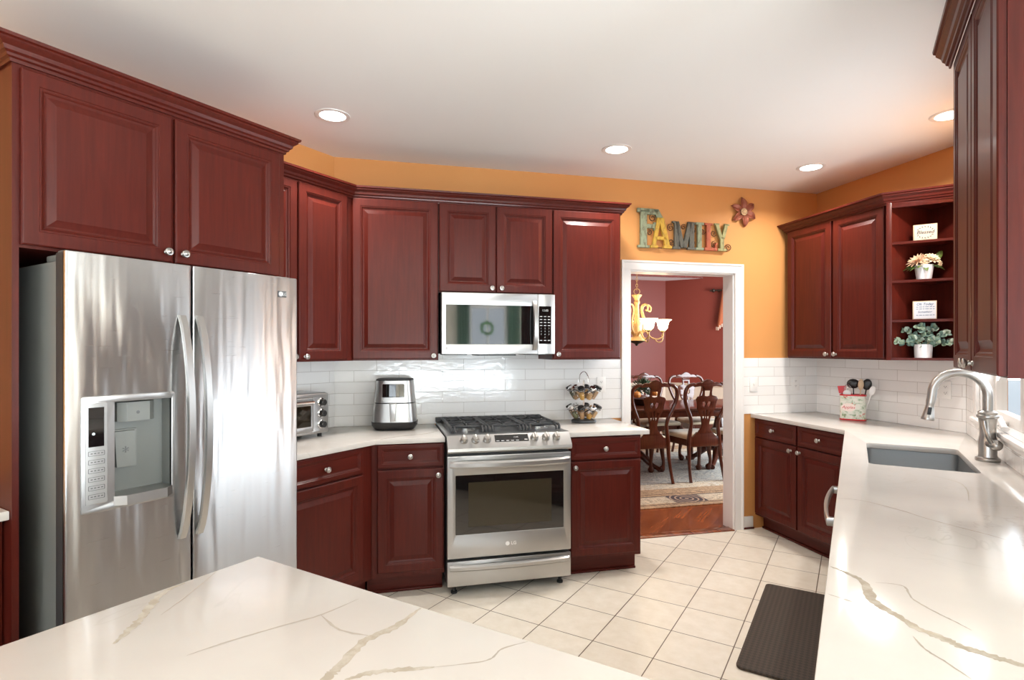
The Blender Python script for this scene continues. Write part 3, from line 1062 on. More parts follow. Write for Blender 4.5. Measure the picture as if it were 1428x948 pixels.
cabinet('base_cabinet', 'dark cherry base cabinet with two drawers and two doors right of the doorway', FQ, 0.012, fiq[0], 0, BT, BD,
        [('drawer', 0.030, 0.484, 0.748, 0.890, (0.246, 0.820)), ('drawer', 0.500, 0.930, 0.748, 0.890, (0.704, 0.818)),
         ('door', 0.030, 0.484, 0.135, 0.738, (0.436, 0.702)), ('door', 0.500, 0.930, 0.135, 0.738, (0.504 + 0.02, 0.702))],
        poly=[(0.012, -BD), (fiq[0] - 0.003, -BD), (wcq[0] - 0.008, -0.003), (0.012, -0.003)], toe=TK,
        toe_poly=[(0.014, -BD + 0.075), (fiq[0] + 0.03, -BD + 0.075), (wcq[0] - 0.06, -0.02), (0.014, -0.02)])
WD = fiw[1] * -1.0
# sink base: open-topped box so that the basin hangs inside it
wx = lambda y: WC[1] - y
SINK = (0.055, 0.457, 3.040, 3.715)
sb0, sb1 = wx(4.0), wx(3.01)
r = cabinet('base_cabinet', 'cherry sink base cabinet with two doors beneath the basin', FW, sb0, sb1, 0, 0.66, WD,
            [('door', sb0 + 0.04, (sb0 + sb1) / 2 - 0.004, 0.14, 0.652, ((sb0 + sb1) / 2 - 0.04, 0.60)), ('door', (sb0 + sb1) / 2 + 0.004, sb1 - 0.02, 0.14, 0.652, ((sb0 + sb1) / 2 + 0.04, 0.60))], toe=TK)
cx = (sb0 + sb1) / 2
mb = MB(); mb.box(sb0 - cx, sb1 - cx, -WD / 2, -WD / 2 + 0.018, 0.66, BT); mb.box(sb0 - cx, sb0 - cx + 0.018, -WD / 2 + 0.018, WD / 2 - 0.003, 0.66, BT); mb.box(sb1 - cx - 0.018, sb1 - cx, -WD / 2 + 0.018, WD / 2 - 0.003, 0.66, BT)
mb.build('false_front', 'cherry_x', r)
cabinet('base_cabinet', 'cherry base cabinet at the near end of the sink counter', FW, wx(2.395), wx(0.85), 0, BT, WD,
        [('drawer', wx(2.385), wx(1.63), 0.748, 0.890, None), ('drawer', wx(1.61), wx(0.86), 0.748, 0.890, None),
         ('door', wx(2.385), wx(1.63), 0.14, 0.738, None), ('door', wx(1.61), wx(0.86), 0.14, 0.738, None)], toe=TK)
cabinet('base_cabinet', 'cherry base cabinet left of the refrigerator panel at the picture edge', FL, -0.30, 0.699, 0, BT, BD,
        [('drawer', -0.29, 0.66, 0.748, 0.890, (0.2, 0.82)), ('door', -0.29, 0.18, 0.14, 0.738, (0.15, 0.70)), ('door', 0.19, 0.66, 0.14, 0.738, (0.22, 0.70))], toe=TK)
# dishwasher
r = thing('dishwasher', 'stainless dishwasher with bowed bar handle under the sink counter', 'dishwasher', FW.w((wx(3.005) + wx(2.40)) / 2, -WD / 2)[:], FW.a)
hw = 0.298
MB().box(-hw, hw, -WD / 2 + 0.05, WD / 2 - 0.004, 0.10, BT - 0.002).build('body', 'dark_grey', r)
MB().box(-hw, hw, -WD / 2 - 0.018, -WD / 2 + 0.049, 0.11, BT - 0.006, 0.004).build('door', 'steel2', r)
MB().box(-hw + 0.01, hw - 0.01, -WD / 2 + 0.06, -WD / 2 + 0.10, 0.0, 0.0995).build('kick_plate', 'black', r)
arc = lambda x_, o_: -WD / 2 - 0.018 - o_ * (1 - (x_ / 0.30) ** 2 * 0.30)
xs_ = [-0.290 + 0.058 * i for i in range(11)]
hl = [(x_, arc(x_, 0.066)) for x_ in xs_] + [(0.290, -WD / 2 - 0.0182), (0.262, -WD / 2 - 0.0182)] + [(x_, arc(x_, 0.050)) for x_ in [0.262 - 0.0524 * i for i in range(11)]] + [(-0.262, -WD / 2 - 0.0182), (-0.290, -WD / 2 - 0.0182)]
mb = MB().put(shape(hl, [], 0.030, 0.004), Matrix.Translation((0, 0, 0.785)))
mb.build('handle', 'nickel', r)

# ================================================================== WORKTOPS
def veins(mb, lst, z, c0, mi=1):
    rr = random.Random(5)
    for wd, pts in lst:
        P = spline([(p[0], p[1], 0) for p in pts], 9)
        k = len(P)
        L, Rr = [], []
        for i, p in enumerate(P):
            t = (P[min(i + 1, k - 1)] - P[max(i - 1, 0)]).normalized()
            nn = Vector((-t.y, t.x, 0))
            e = min(1.0, 0.25 + 3.0 * min(i, k - 1 - i) / k)
            j1, j2 = rr.uniform(0.25, 0.62), rr.uniform(0.25, 0.62)
            L.append(p + nn * wd * j1 * e); Rr.append(p - nn * wd * j2 * e)
        vs = [(p.x - c0[0], p.y - c0[1], z) for p in L] + [(p.x - c0[0], p.y - c0[1], z) for p in Rr]
        mb.add(vs, [(i, i + 1, k + i + 1, k + i) for i in range(k - 1)], mi if wd > 0.009 else mi + 1)


def worktop(name, label, poly, holes, vl, c0, cat='countertop'):
    s_ = shape([(p[0] - c0[0], p[1] - c0[1]) for p in poly], [[(p[0] - c0[0], p[1] - c0[1]) for p in h] for h in holes], 0.03, 0.003)
    mb = MB().put(s_)
    veins(mb, vl, 0.0303, c0)
    o = mb.build(name, ['quartz', 'vein', 'vein_thin'], None, (c0[0], c0[1], ZT - 0.03), ang=25)
    return tag(o, label, cat)


CTR = [
    (0.006, [(-0.050, 2.275), (0.021, 2.283), (0.124, 2.214), (0.196, 2.141), (0.273, 2.084), (0.343, 2.032), (0.45, 1.9), (0.52, 1.8)]),
    (0.022, [(-0.050, 1.553), (-0.019, 1.531), (0.018, 1.487), (0.033, 1.387), (0.067, 1.341), (0.101, 1.296), (0.134, 1.275), (0.164, 1.254), (0.201, 1.244), (0.239, 1.232), (0.34, 1.2), (0.45, 1.12)]),
    (0.005, [(0.04, 1.5), (0.091, 1.509), (0.104, 1.442), (0.139, 1.392), (0.165, 1.364), (0.186, 1.338)]),
    (0.005, [(0.091, 1.255), (0.105, 1.212), (0.13, 1.181), (0.158, 1.141)]),
    (0.004, [(-0.050, 1.377), (0.0, 1.359)]),
    (0.005, [(0.228, 2.921), (0.339, 2.808), (0.357, 2.673), (0.336, 2.475)])]
ISL = [
    (0.004, [(-1.285, 0.767), (-1.213, 0.661), (-1.166, 0.581)]),
    (0.018, [(-1.280, 0.690), (-1.270, 0.640), (-1.232, 0.599), (-1.185, 0.555), (-1.15, 0.515), (-1.124, 0.481)]),
    (0.005, [(-0.975, 0.528), (-0.959, 0.59), (-0.925, 0.681), (-0.898, 0.748), (-0.888, 0.836)]),
    (0.006, [(-0.896, 0.746), (-0.82, 0.726), (-0.76, 0.738)]),
    (0.020, [(-0.75, 0.872), (-0.741, 0.793), (-0.75, 0.718), (-0.726, 0.638), (-0.715, 0.604), (-0.68, 0.5)]),
    (0.014, [(-0.69, 0.62), (-0.666, 0.658), (-0.632, 0.688), (-0.591, 0.722)]),
    (0.004, [(-0.591, 0.722), (-0.529, 0.783), (-0.526, 0.827), (-0.500, 0.872)])]
ED = 0.625
c1 = (XL + ED + 0.008, XL + ED + 0.008 + (-(SR + ED)) * R2)
worktop('countertop', 'white veined quartz countertop in the corner left of the range', [(XL + 0.001, 1.716), (XL + ED + 0.008, 1.716), c1, tuple(FR.w(0.394, -ED)[:2]), tuple(FR.w(0.394, -0.001)[:2]), (XL + 0.001, XL - SR * R2 - 0.002)], [],
        [(0.012, [tuple(FR.w(0.02, -0.625)[:2]), tuple(FR.w(0.10, -0.55)[:2]), tuple(FR.w(0.20, -0.50)[:2]), tuple(FR.w(0.30, -0.46)[:2]), tuple(FR.w(0.38, -0.36)[:2])])], (-2.6, 2.4))
worktop('countertop', 'small white quartz countertop right of the range', pth(FR, [(1.160, -0.001), (1.160, -ED), (1.720, -ED), (1.720, -0.001)]), [], [], tuple(FR.w(1.44, -0.3)[:2]))
cin = (-0.055, (QR - 0.635) * R2 + 0.055)
worktop('countertop', 'long white veined quartz countertop with sink cutout along the window wall', [tuple(FQ.w(0.001, -0.001)[:2]), tuple(FQ.w(0.001, -0.635)[:2]), cin, (-0.055, 0.78), (XW - 0.001, 0.78), (XW - 0.001, WC[1] - 0.001)],
        [rrect(SINK[0], SINK[1], SINK[2], SINK[3], 0.03)], CTR, (0.27, 3.0))
worktop('countertop', 'white quartz countertop piece left of the refrigerator panel at the picture edge', [(XL + 0.001, -0.32), (XL + ED + 0.03, -0.32), (XL + ED + 0.03, 0.700), (XL + 0.001, 0.700)], [], [], (-2.67, 0.2))
worktop('island_countertop', 'cream veined quartz island countertop in the foreground', [(-1.289, -0.15), (-0.20, -0.15), (-0.20, 0.877), (-1.289, 0.877)], [], ISL, (-0.75, 0.4))
r = thing('island', 'cherry kitchen island base under the foreground countertop', 'island', (-0.75, 0.36, 0))
MB().box(-0.50, 0.50, -0.47, 0.47, 0.10, BT).build('carcass', 'cherry', r)
MB().box(-0.44, 0.44, -0.42, 0.42, 0.0, 0.0995).build('toe_kick', 'cherry_x', r)
for a_ in (-0.49, 0.01):
    f = panel(a_, a_ + 0.48, 0.13, BT - 0.02, -0.0005)
    f.build('door', 'cherry', r, (0, 0.47, 0), pi, ang=9)
    f.build('door', 'cherry', r, (0, -0.47, 0), 0, ang=9)

# ================================================================== REFRIGERATOR
r = thing('refrigerator', 'large stainless side-by-side refrigerator with in-door ice and water dispenser', 'refrigerator', FL.w(1.221, -0.42)[:], FL.a)
Y = lambda d: 0.42 - d                     # local y from depth off the wall
hw = 0.438
MB().box(-hw + 0.006, hw - 0.006, Y(0.752), Y(0.03), 0.03, 1.738, 0.004).build('body', 'grey_paint', r)
MB().box(-hw + 0.01, hw - 0.01, Y(0.764), Y(0.7525), 0.08, 1.735).build('gasket', 'dark_grey', r)
MB().box(-hw + 0.01, hw - 0.01, Y(0.80), Y(0.764), 0.0, 0.07, 0.004).build('base_grille', 'dark_grey', r)
for sx in (-1, 1):
    mb = MB(); mb.box(sx * (hw - 0.14), sx * (hw - 0.012), Y(0.76), Y(0.66), 1.7385, 1.762, 0.006); mb.box(sx * (hw - 0.075), sx * (hw - 0.012), Y(0.80), Y(0.75), 1.760, 1.772, 0.004)
    mb.build('hinge_cover', 'grey_paint', r)
DX0, DX1, DZa, DZb = -0.301, -0.109, 0.930, 1.272          # dispenser recess
fd = shape(rrect(-hw, -0.038, 0.075, 1.766, 0.004, 2), [[(DX0, DZa), (DX1, DZa), (DX1, DZb), (DX0, DZb)]], 0.020, 0.006)
mb = MB().put(fd, FRONT(0, Y(0.818), 0))
left = mb.build('freezer_door', 'steel', r, ang=40)
MB().put(shape(rrect(-hw + 0.002, -0.040, 0.078, 1.763, 0.004, 2), [[(DX0 - 0.006, DZa - 0.006), (DX1 + 0.006, DZa - 0.006), (DX1 + 0.006, DZb + 0.006), (DX0 - 0.006, DZb + 0.006)]], 0.051), FRONT(0, Y(0.7662), 0)).build('door_liner', 'dark_grey', left)
fd = shape(rrect(-0.032, hw, 0.075, 1.766, 0.004, 2), [], 0.020, 0.006)
right = MB().put(fd, FRONT(0, Y(0.818), 0)).build('refrigerator_door', 'steel', r, ang=40)
MB().put(shape(rrect(-0.030, hw - 0.002, 0.078, 1.763, 0.004, 2), [], 0.051), FRONT(0, Y(0.7662), 0)).build('door_liner', 'dark_grey', right)
# recess
mb = MB()
yo, yi = Y(0.8375), Y(0.768)
mb.box(DX0 - 0.004, DX1 + 0.004, yi, yi + 0.003, DZa - 0.004, DZb + 0.004)
mb.box(DX0 - 0.003, DX0, yo, yi, DZa, DZb); mb.box(DX1, DX1 + 0.003, yo, yi, DZa, DZb)
mb.box(DX0, DX1, yo, yi, DZa - 0.003, DZa); mb.box(DX0, DX1, yo, yi, DZb, DZb + 0.003)
rec = mb.build('dispenser_recess', 'grey_paint', left)
mb = MB().put(shape(rrect(-0.395, -0.101, 0.905, 1.292, 0.008), [rrect(DX0 + 0.003, DX1 - 0.003, DZa + 0.003, DZb - 0.003, 0.003)], 0.004, 0.001), FRONT(0, Y(0.8385), 0))
mb.build('dispenser_frame', 'steel2', left)
cp = MB().put(shape(rrect(-0.384, -0.322, 0.935, 1.268, 0.003), [], 0.003, 0.0005), FRONT(0, Y(0.8425), 0)).build('control_panel', mat('silver_panel', (0.36, 0.36, 0.355), 0.4, 0.3), left)
MB().box(-0.376, -0.331, Y(0.8462), Y(0.8456), 1.125, 1.255).build('display_window', 'black_glass', left)
mb = MB()
for i in range(6):
    z = 1.103 - i * 0.0285
    o_ = rrect(-0.377, -0.329, z - 0.008, z + 0.008, 0.002, 2); h_ = rrect(-0.3755, -0.3305, z - 0.0068, z + 0.0068, 0.0015, 2)
    mb.put(shape(o_, [h_], 0.0006), FRONT(0, Y(0.8456), 0))
    for k_ in range(4): mb.box(-0.370 + k_ * 0.010, -0.364 + k_ * 0.010, Y(0.8462), Y(0.8456), z - 0.0015, z + 0.0015)
mb.build('button_legend', 'legend_dark', left)
mb = MB(); mb.sphere((-0.362, Y(0.8468), 1.168), 0.0045, 8)
mb.build('indicator_light', 'display', left)
mb = MB(); mb.prism([(-0.272, 0.0), (-0.272, -0.03), (-0.248, -0.05), (-0.175, -0.05), (-0.152, -0.03), (-0.152, 0.0)], 1.195, 1.262)
mb = MB().put(mb, Matrix.Translation((0, yi, 0)))
MB().put(mb).build('water_spout', 'grey_paint', left)
mb = MB(); mb.prism([(-0.292, 1.165), (-0.200, 1.165), (-0.200, 1.03), (-0.292, 1.03)], yi - 0.012, yi, 'y')
mb.prism([(-0.280, 1.16), (-0.212, 1.16), (-0.208, 1.035), (-0.272, 1.035)], yi - 0.03, yi - 0.012, 'y')
mb.build('ice_paddle', 'grey_paint', left)
mb = MB(); mb.put(text('*', 0.05, 0.001), FRONT(-0.245, yi - 0.031, 1.085)); mb.lathe([(0.0, 0), (0.006, 0), (0.0, -0.001)], 10, (-0.214, yi - 0.0505, 1.225), 'y')
mb.build('dispenser_icon', 'legend_dark', left)
mb = MB(); mb.prism([(DX0, yi), (DX1, yi), (DX1, yo - 0.006), (DX1 - 0.03, yo - 0.030), (DX0 + 0.03, yo - 0.030), (DX0, yo - 0.006)], DZa - 0.014, DZa + 0.018)
mb.build('drip_tray', 'steel2', left)
for sx, par in ((-0.074, left), (-0.009, right)):
    mb = MB()
    z0_, z1_ = 0.741, 1.575
    P, RR = [], []
    for i in range(25):
        t = i / 24
        out = 0.838 + 0.068 * (1 - (2 * t - 1) ** 2) ** 0.75
        P.append((sx + (0.0 if par is left else 0.0), out, z0_ + t * (z1_ - z0_)))
    vs, fs = [], []
    for x_, o_, z_ in P:
        for dx_, dy_ in ((-0.014, -0.004), (0.014, -0.004), (0.015, 0.003), (0.011, 0.011), (-0.011, 0.011), (-0.015, 0.003)):
            vs.append((x_ + dx_, Y(o_ + dy_), z_))
    for i in range(24):
        for j in range(6):
            fs.append((i * 6 + j, i * 6 + (j + 1) % 6, (i + 1) * 6 + (j + 1) % 6, (i + 1) * 6 + j))
    fs += [tuple(range(6)), tuple(24 * 6 + j for j in range(6))]
    mb.add(vs, fs)
    mb.build('handle', 'steel2', par)
mb = MB(); mb.box(0.337, 0.379, Y(0.8405), Y(0.838), 1.676, 1.703, 0.0008)
bd = mb.build('badge', 'legend_dark', right)
mb = MB(); mb.lathe([(0.0, 0), (0.0105, 0), (0.0105, -0.0006), (0, -0.0006)], 20, (0.350, Y(0.8408), 1.6895), 'y')
mb.put(text('LG', 0.020, 0.001, space=0.95), FRONT(0.3705, Y(0.8408), 1.6895))
mb.build('lettering', 'legend', bd)

# ================================================================== RANGE
r = thing('range', 'stainless slide-in gas range with black cast iron grates', 'range', FR.w(0.777, -0.35)[:], FR.a)
Y = lambda d: 0.35 - d
hw = 0.378
MB().box(-hw + 0.003, hw - 0.003, Y(0.665), Y(0.012), 0.055, 0.9265).build('body', 'dark_grey', r)
dr = MB().put(shape(rrect(-hw, hw, 0.225, 0.822, 0.004, 2), [rrect(-0.330, 0.331, 0.362, 0.709, 0.004, 2)], 0.035, 0.003), FRONT(0, Y(0.666), 0)).build('oven_door', 'steel2', r, ang=40)
mb = MB(); mb.box(-0.331, 0.332, Y(0.698), Y(0.67), 0.361, 0.710)
mb.build('oven_window', 'black_glass', dr)
mb = MB(); mb.box(-0.255, 0.255, Y(0.6985), Y(0.6982), 0.405, 0.665)
mb.build('inner_pane', mat('tinted_inner_glass', (0.040, 0.032, 0.020), 0.06), dr)
def bow_handle(zc, hgt, x_, dep, base):
    mb = MB()
    vs, fs = [], []
    n_ = 28
    for i in range(n_ + 1):
        t = i / n_
        xx = -x_ + 2 * x_ * t
        o_ = base + dep * (1 - (2 * t - 1) ** 2) ** 0.6 + 0.004
        for dy_, dz_ in ((-0.012, -0.5), (0.004, -0.5), (0.012, -0.25), (0.012, 0.25), (0.004, 0.5), (-0.012, 0.5)):
            vs.append((xx, Y(o_ + dy_), zc + dz_ * hgt))
    for i in range(n_):
        for j in range(6):
            fs.append((i * 6 + j, i * 6 + (j + 1) % 6, (i + 1) * 6 + (j + 1) % 6, (i + 1) * 6 + j))
    fs += [tuple(range(6)), tuple(n_ * 6 + j for j in range(6))]
    return mb.add(vs, fs)
bow_handle(0.775, 0.040, 0.366, 0.045, 0.702).build('handle', 'steel2', dr)
mb = MB(); mb.lathe([(0, 0), (0.0125, 0), (0.0125, -0.0006), (0, -0.0006)], 20, (-0.02, Y(0.7015), 0.292), 'y'); mb.put(text('LG', 0.027, 0.001, offset=0.0004), FRONT(0.018, Y(0.7015), 0.292))
mb.build('lettering', 'white_plastic', dr)
wd = MB().box(-hw, hw, Y(0.70), Y(0.668), 0.062, 0.208, 0.004).build('warming_drawer', 'steel2', r)
bow_handle(0.172, 0.032, 0.366, 0.026, 0.698).build('handle', 'steel2', wd)
for sx in (-0.33, 0.33):
    mb = MB(); mb.lathe([(0, 0), (0.019, 0), (0.019, 0.012), (0.011, 0.016), (0.011, 0.0545), (0, 0.0545)], 14, (sx, Y(0.63), 0)); mb.build('foot', 'rubber', r)
    mb = MB(); mb.lathe([(0, 0), (0.019, 0), (0.019, 0.012), (0.011, 0.016), (0.011, 0.0545), (0, 0.0545)], 14, (sx, Y(0.10), 0)); mb.build('foot', 'rubber', r)
# control panel
pr = [(0.664, 0.842), (0.716, 0.842), (0.724, 0.852), (0.722, 0.868), (0.706, 0.890), (0.662, 0.938), (0.650, 0.941), (0.620, 0.941), (0.620, 0.9275), (0.664, 0.9275)]
mb = MB(); mb.prism([(Y(a_), b_) for a_, b_ in pr], -hw, hw, 'x')
cp = mb.build('control_panel', 'steel2', r, ang=25)
nrm = Vector((0, -(0.938 - 0.890), 0.706 - 0.662)).normalized()       # outward normal of the sloped face
tilt = math.atan2(-nrm.y, nrm.z)
def on_slope(x, t, up=0.0):
    p = Vector((x, Y(0.706 - 0.044 * t), 0.890 + 0.048 * t)) + nrm * up
    return Matrix.Translation(p) @ Matrix.Rotation(tilt, 4, 'X')
KX = [0.497, 0.566, 0.636, 0.927, 0.999, 1.066]
for u in KX:
    mb = MB(); mb.lathe([(0.024, 0.0), (0.025, 0.002), (0.0235, 0.006), (0.021, 0.008), (0.0195, 0.026), (0.017, 0.029), (0, 0.029)], 22)
    mb.box(-0.004, 0.004, -0.018, 0.018, 0.028, 0.035, 0.002)
    MB().put(mb, on_slope(u - 0.777, 0.45, 0.0005)).build('burner_knob', 'nickel', r)
sc = MB(); sc.box(-0.094, 0.112, -0.023, 0.025, 0.0, 0.0015)
ds = MB().put(sc, on_slope(0.0, 0.5, 0.0005)).build('display_panel', 'black_glass', cp)
mb = MB()
mb.put(text('12:05', 0.014, 0.0004), on_slope(0.035, 0.58, 0.0024))
for k_, s_ in enumerate('.....'):
    bq = MB().box(-0.009, 0.009, -0.002, 0.002, 0, 0.0006); mb.put(bq, on_slope(-0.078 + k_ * 0.030, 0.24, 0.0022))
mb.put(MB().box(-0.009, 0.009, -0.003, 0.003, 0, 0.0006), on_slope(0.095, 0.30, 0.0022))
mb.build('lettering', 'legend', ds)
# cooktop
mb = MB(); mb.box(-hw, hw, Y(0.655), Y(0.035), 0.9268, 0.938, 0.003)
mb.build('cooktop', 'steel2', r)
mb = MB(); mb.box(-hw + 0.03, hw - 0.03, Y(0.60), Y(0.075), 0.9382, 0.9395)
mb.build('cooktop_well', mat('grey_enamel', (0.10, 0.10, 0.105), 0.3, 0.3), r)
mb = MB(); mb.box(-hw, hw, Y(0.060), Y(0.012), 0.938, 0.972, 0.004)
for i in range(16): mb.box(-0.33 + i * 0.0425, -0.33 + i * 0.0425 + 0.022, Y(0.050), Y(0.022), 0.9715, 0.9735)
mb.build('rear_vent', 'iron', r)
for bx, by, br_ in ((-0.235, 0.20, 0.040), (-0.235, 0.46, 0.048), (0.0, 0.33, 0.045), (0.235, 0.20, 0.036), (0.235, 0.46, 0.052)):
    mb = MB()
    mb.lathe([(0, 0.0), (br_ + 0.012, 0.0), (br_ + 0.012, 0.004), (br_, 0.006), (br_, 0.014), (br_ - 0.004, 0.016)], 26, (bx, Y(by), 0.9397))
    bb = mb.build('burner', 'steel2', r)
    MB().lathe([(0, 0), (br_ - 0.003, 0), (br_ - 0.002, 0.004), (br_ - 0.008, 0.007), (0, 0.007)], 26, (bx, Y(by), 0.9558)).build('burner_cap', 'iron', bb)
def grate(x0, x1):
    mb = MB()
    zt_, zb_ = 0.9795, 0.966
    ya, yb = Y(0.585), Y(0.085)
    xc = (x0 + x1) / 2
    for x_ in (x0 + 0.008, x1 - 0.008):
        mb.tube(spline([(x_, ya + 0.002, 0.944), (x_, ya + 0.004, 0.962), (x_, ya + 0.02, 0.972), (x_, ya + 0.06, 0.973), (x_, yb - 0.06, 0.973), (x_, yb - 0.02, 0.972), (x_, yb - 0.004, 0.960), (x_, yb - 0.002, 0.944)], 4), 0.0085, 8)
    for y_ in (ya + 0.035, (ya + yb) / 2, yb - 0.035):
        mb.box(x0 + 0.008, x1 - 0.008, y_ - 0.006, y_ + 0.006, zb_, zt_, 0.003)
    for cyy in (Y(0.20), Y(0.46)):
        for k_ in range(4):
            a_ = radians(45 + 90 * k_)
            lx = (x1 - x0) / 2 - 0.012
            mb.tube([(xc + cos(a_) * 0.022, cyy + sin(a_) * 0.022, 0.973), (xc + cos(a_) * lx, cyy + sin(a_) * min(lx, 0.10), 0.973)], 0.006, 6)
        mb.box(x0 + 0.008, xc - 0.025, cyy - 0.005, cyy + 0.005, zb_, zt_, 0.002); mb.box(xc + 0.025, x1 - 0.008, cyy - 0.005, cyy + 0.005, zb_, zt_, 0.002)
        mb.box(xc - 0.005, xc + 0.005, cyy + 0.025, cyy + 0.10, zb_, zt_, 0.002); mb.box(xc - 0.005, xc + 0.005, cyy - 0.10, cyy - 0.025, zb_, zt_, 0.002)
    for x_ in (x0 + 0.03, x1 - 0.03):
        mb.tube(spline([(x_, ya + 0.035, 0.972), (x_, ya + 0.008, 0.968), (x_, ya - 0.006, 0.956), (x_, ya - 0.008, 0.944)], 4), 0.008, 8)
    return mb
for a_, b_ in ((-0.350, -0.120), (-0.116, 0.116), (0.120, 0.350)):
    grate(a_, b_).build('grate', 'iron', r)

# ================================================================== MICROWAVE
r = thing('microwave', 'stainless over-the-range microwave with black glass door and curved handle', 'microwave', FR.w(0.771, -0.2, 1.412)[:], FR.a)
Y = lambda d: 0.2 - d
Z = lambda z: z - 1.412
hw = 0.373
MB().box(-hw + 0.002, hw - 0.002, Y(0.385), Y(0.012), 0.004, Z(1.806)).build('body', 'dark_grey', r)
dx = 0.255
mb = MB().put(shape(rrect(-hw, dx, Z(1.414), Z(1.806), 0.003, 2), [rrect(-0.346, dx - 0.001, Z(1.478), Z(1.728), 0.002, 2)], 0.034, 0.002), FRONT(0, Y(0.3855), 0))
dr = mb.build('door', 'steel2', r, ang=40)
MB().box(-0.347, dx - 0.0005, Y(0.417), Y(0.39), Z(1.477), Z(1.729)).build('door_window', 'black_glass', dr)
mb = MB()
n_ = 20
vs, fs = [], []
for i in range(n_ + 1):
    t = i / n_
    zz = Z(1.440) + t * 0.322
    o_ = 0.421 + 0.040 * (1 - (2 * t - 1) ** 2) ** 0.7
    for dx_, dy_ in ((-0.015, -0.004), (0.015, -0.004), (0.016, 0.002), (0.011, 0.009), (-0.011, 0.009), (-0.016, 0.002)):
        vs.append((0.232 + dx_, Y(o_ + dy_), zz))
for i in range(n_):
    for j in range(6): fs.append((i * 6 + j, i * 6 + (j + 1) % 6, (i + 1) * 6 + (j + 1) % 6, (i + 1) * 6 + j))
fs += [tuple(range(6)), tuple(n_ * 6 + j for j in range(6))]
mb.add(vs, fs).build('handle', 'steel2', dr)
mb = MB(); mb.lathe([(0, 0), (0.011, 0), (0.011, -0.0006), (0, -0.0006)], 18, (-0.342, Y(0.4202), Z(1.452)), 'y'); mb.put(text('LG', 0.022, 0.0008), FRONT(-0.314, Y(0.4202), Z(1.452)))
mb.build('lettering', 'legend', dr)
mb = MB().put(shape(rrect(dx + 0.002, hw, Z(1.414), Z(1.806), 0.003, 2), [], 0.034, 0.002), FRONT(0, Y(0.3855), 0))
cp = mb.build('control_panel', 'steel2', r, ang=40)
MB().box(0.262, 0.346, Y(0.4212), Y(0.4196), Z(1.480), Z(1.728)).build('key_panel', 'black_glass', cp)
mb = MB()
mb.put(text('12:05', 0.020, 0.0004), FRONT(0.305, Y(0.4213), Z(1.700)))
for j in range(9):
    z = Z(1.660) - j * 0.0195
    for i in range(3):
        x = 0.277 + i * 0.027
        if 4 <= j <= 7 and i < 3:
            mb.put(text(str((1 + (j - 4) * 3 + i) % 10) if j < 7 else ('', '0', '')[i], 0.014, 0.0004), FRONT(x, Y(0.4213), z)) if not (j == 7 and i != 1) else None
        else:
            mb.box(x - 0.008, x + 0.008, Y(0.4216), Y(0.4212), z - 0.0026, z + 0.0026)
mb.build('key_legend', 'legend', cp)
mb = MB(); mb.box(-0.13, 0.12, Y(0.37), Y(0.10), -0.008, 0.0038); mb.box(-0.35, -0.20, Y(0.34), Y(0.12), -0.004, 0.0038); mb.box(0.20, 0.35, Y(0.34), Y(0.12), -0.004, 0.0038)
mb.build('vent_grille', 'black', r)

# ================================================================== COUNTERTOP APPLIANCES
# toaster oven: front faces +X
r = thing('toaster_oven', 'silver toaster oven with three dark knobs beside the refrigerator', 'toaster oven', (-2.845, 2.085, ZT + 0.0004), pi / 2)
hw, dp = 0.232, 0.125                                   # local x = world y, local -y = towards +X
MB().box(-hw, hw, -dp + 0.006, dp, 0.022, 0.262, 0.012).build('body', 'steel2', r)
MB().put(shape(rrect(-hw, hw, 0.022, 0.258, 0.012), [rrect(-hw + 0.018, 0.118, 0.036, 0.238, 0.006)], 0.008, 0.002), FRONT(0, -dp + 0.006, 0)).build('front_frame', 'steel2', r)
dr = MB().put(shape(rrect(-hw + 0.020, 0.116, 0.038, 0.236, 0.006), [rrect(-hw + 0.045, 0.100, 0.068, 0.190, 0.004)], 0.014, 0.002), FRONT(0, -dp + 0.004, 0)).build('door', 'steel2', r)
MB().box(-hw + 0.044, 0.101, -dp - 0.006, -dp - 0.002, 0.067, 0.191).build('door_glass', 'oven_glass', dr)
mb = MB(); mb.tube([(-hw + 0.04, -dp - 0.034, 0.212), (0.100, -dp - 0.034, 0.212)], 0.009, 10)
for x_ in (-hw + 0.06, 0.085): mb.tube([(x_, -dp - 0.008, 0.212), (x_, -dp - 0.034, 0.212)], 0.006, 8)
mb.build('handle', 'chrome', dr)
for z_ in (0.205, 0.140, 0.075):
    kb = MB(); kb.lathe([(0, 0), (0.026, 0), (0.026, -0.005), (0.021, -0.008), (0.021, -0.010)], 22, (0.176, -dp - 0.0025, z_), 'y')
    ring = kb.build('knob_ring', 'chrome', r)
    MB().lathe([(0, 0), (0.0195, 0), (0.018, -0.022), (0.014, -0.025), (0, -0.025)], 22, (0.176, -dp - 0.0128, z_), 'y').build('knob', 'black', ring)
for sx in (-1, 1):
    for y_ in (-dp + 0.03, dp - 0.03):
        MB().lathe([(0, 0), (0.014, 0), (0.012, 0.0225), (0, 0.0225)], 12, (sx * (hw - 0.04), y_, 0)).build('foot', 'rubber', r)

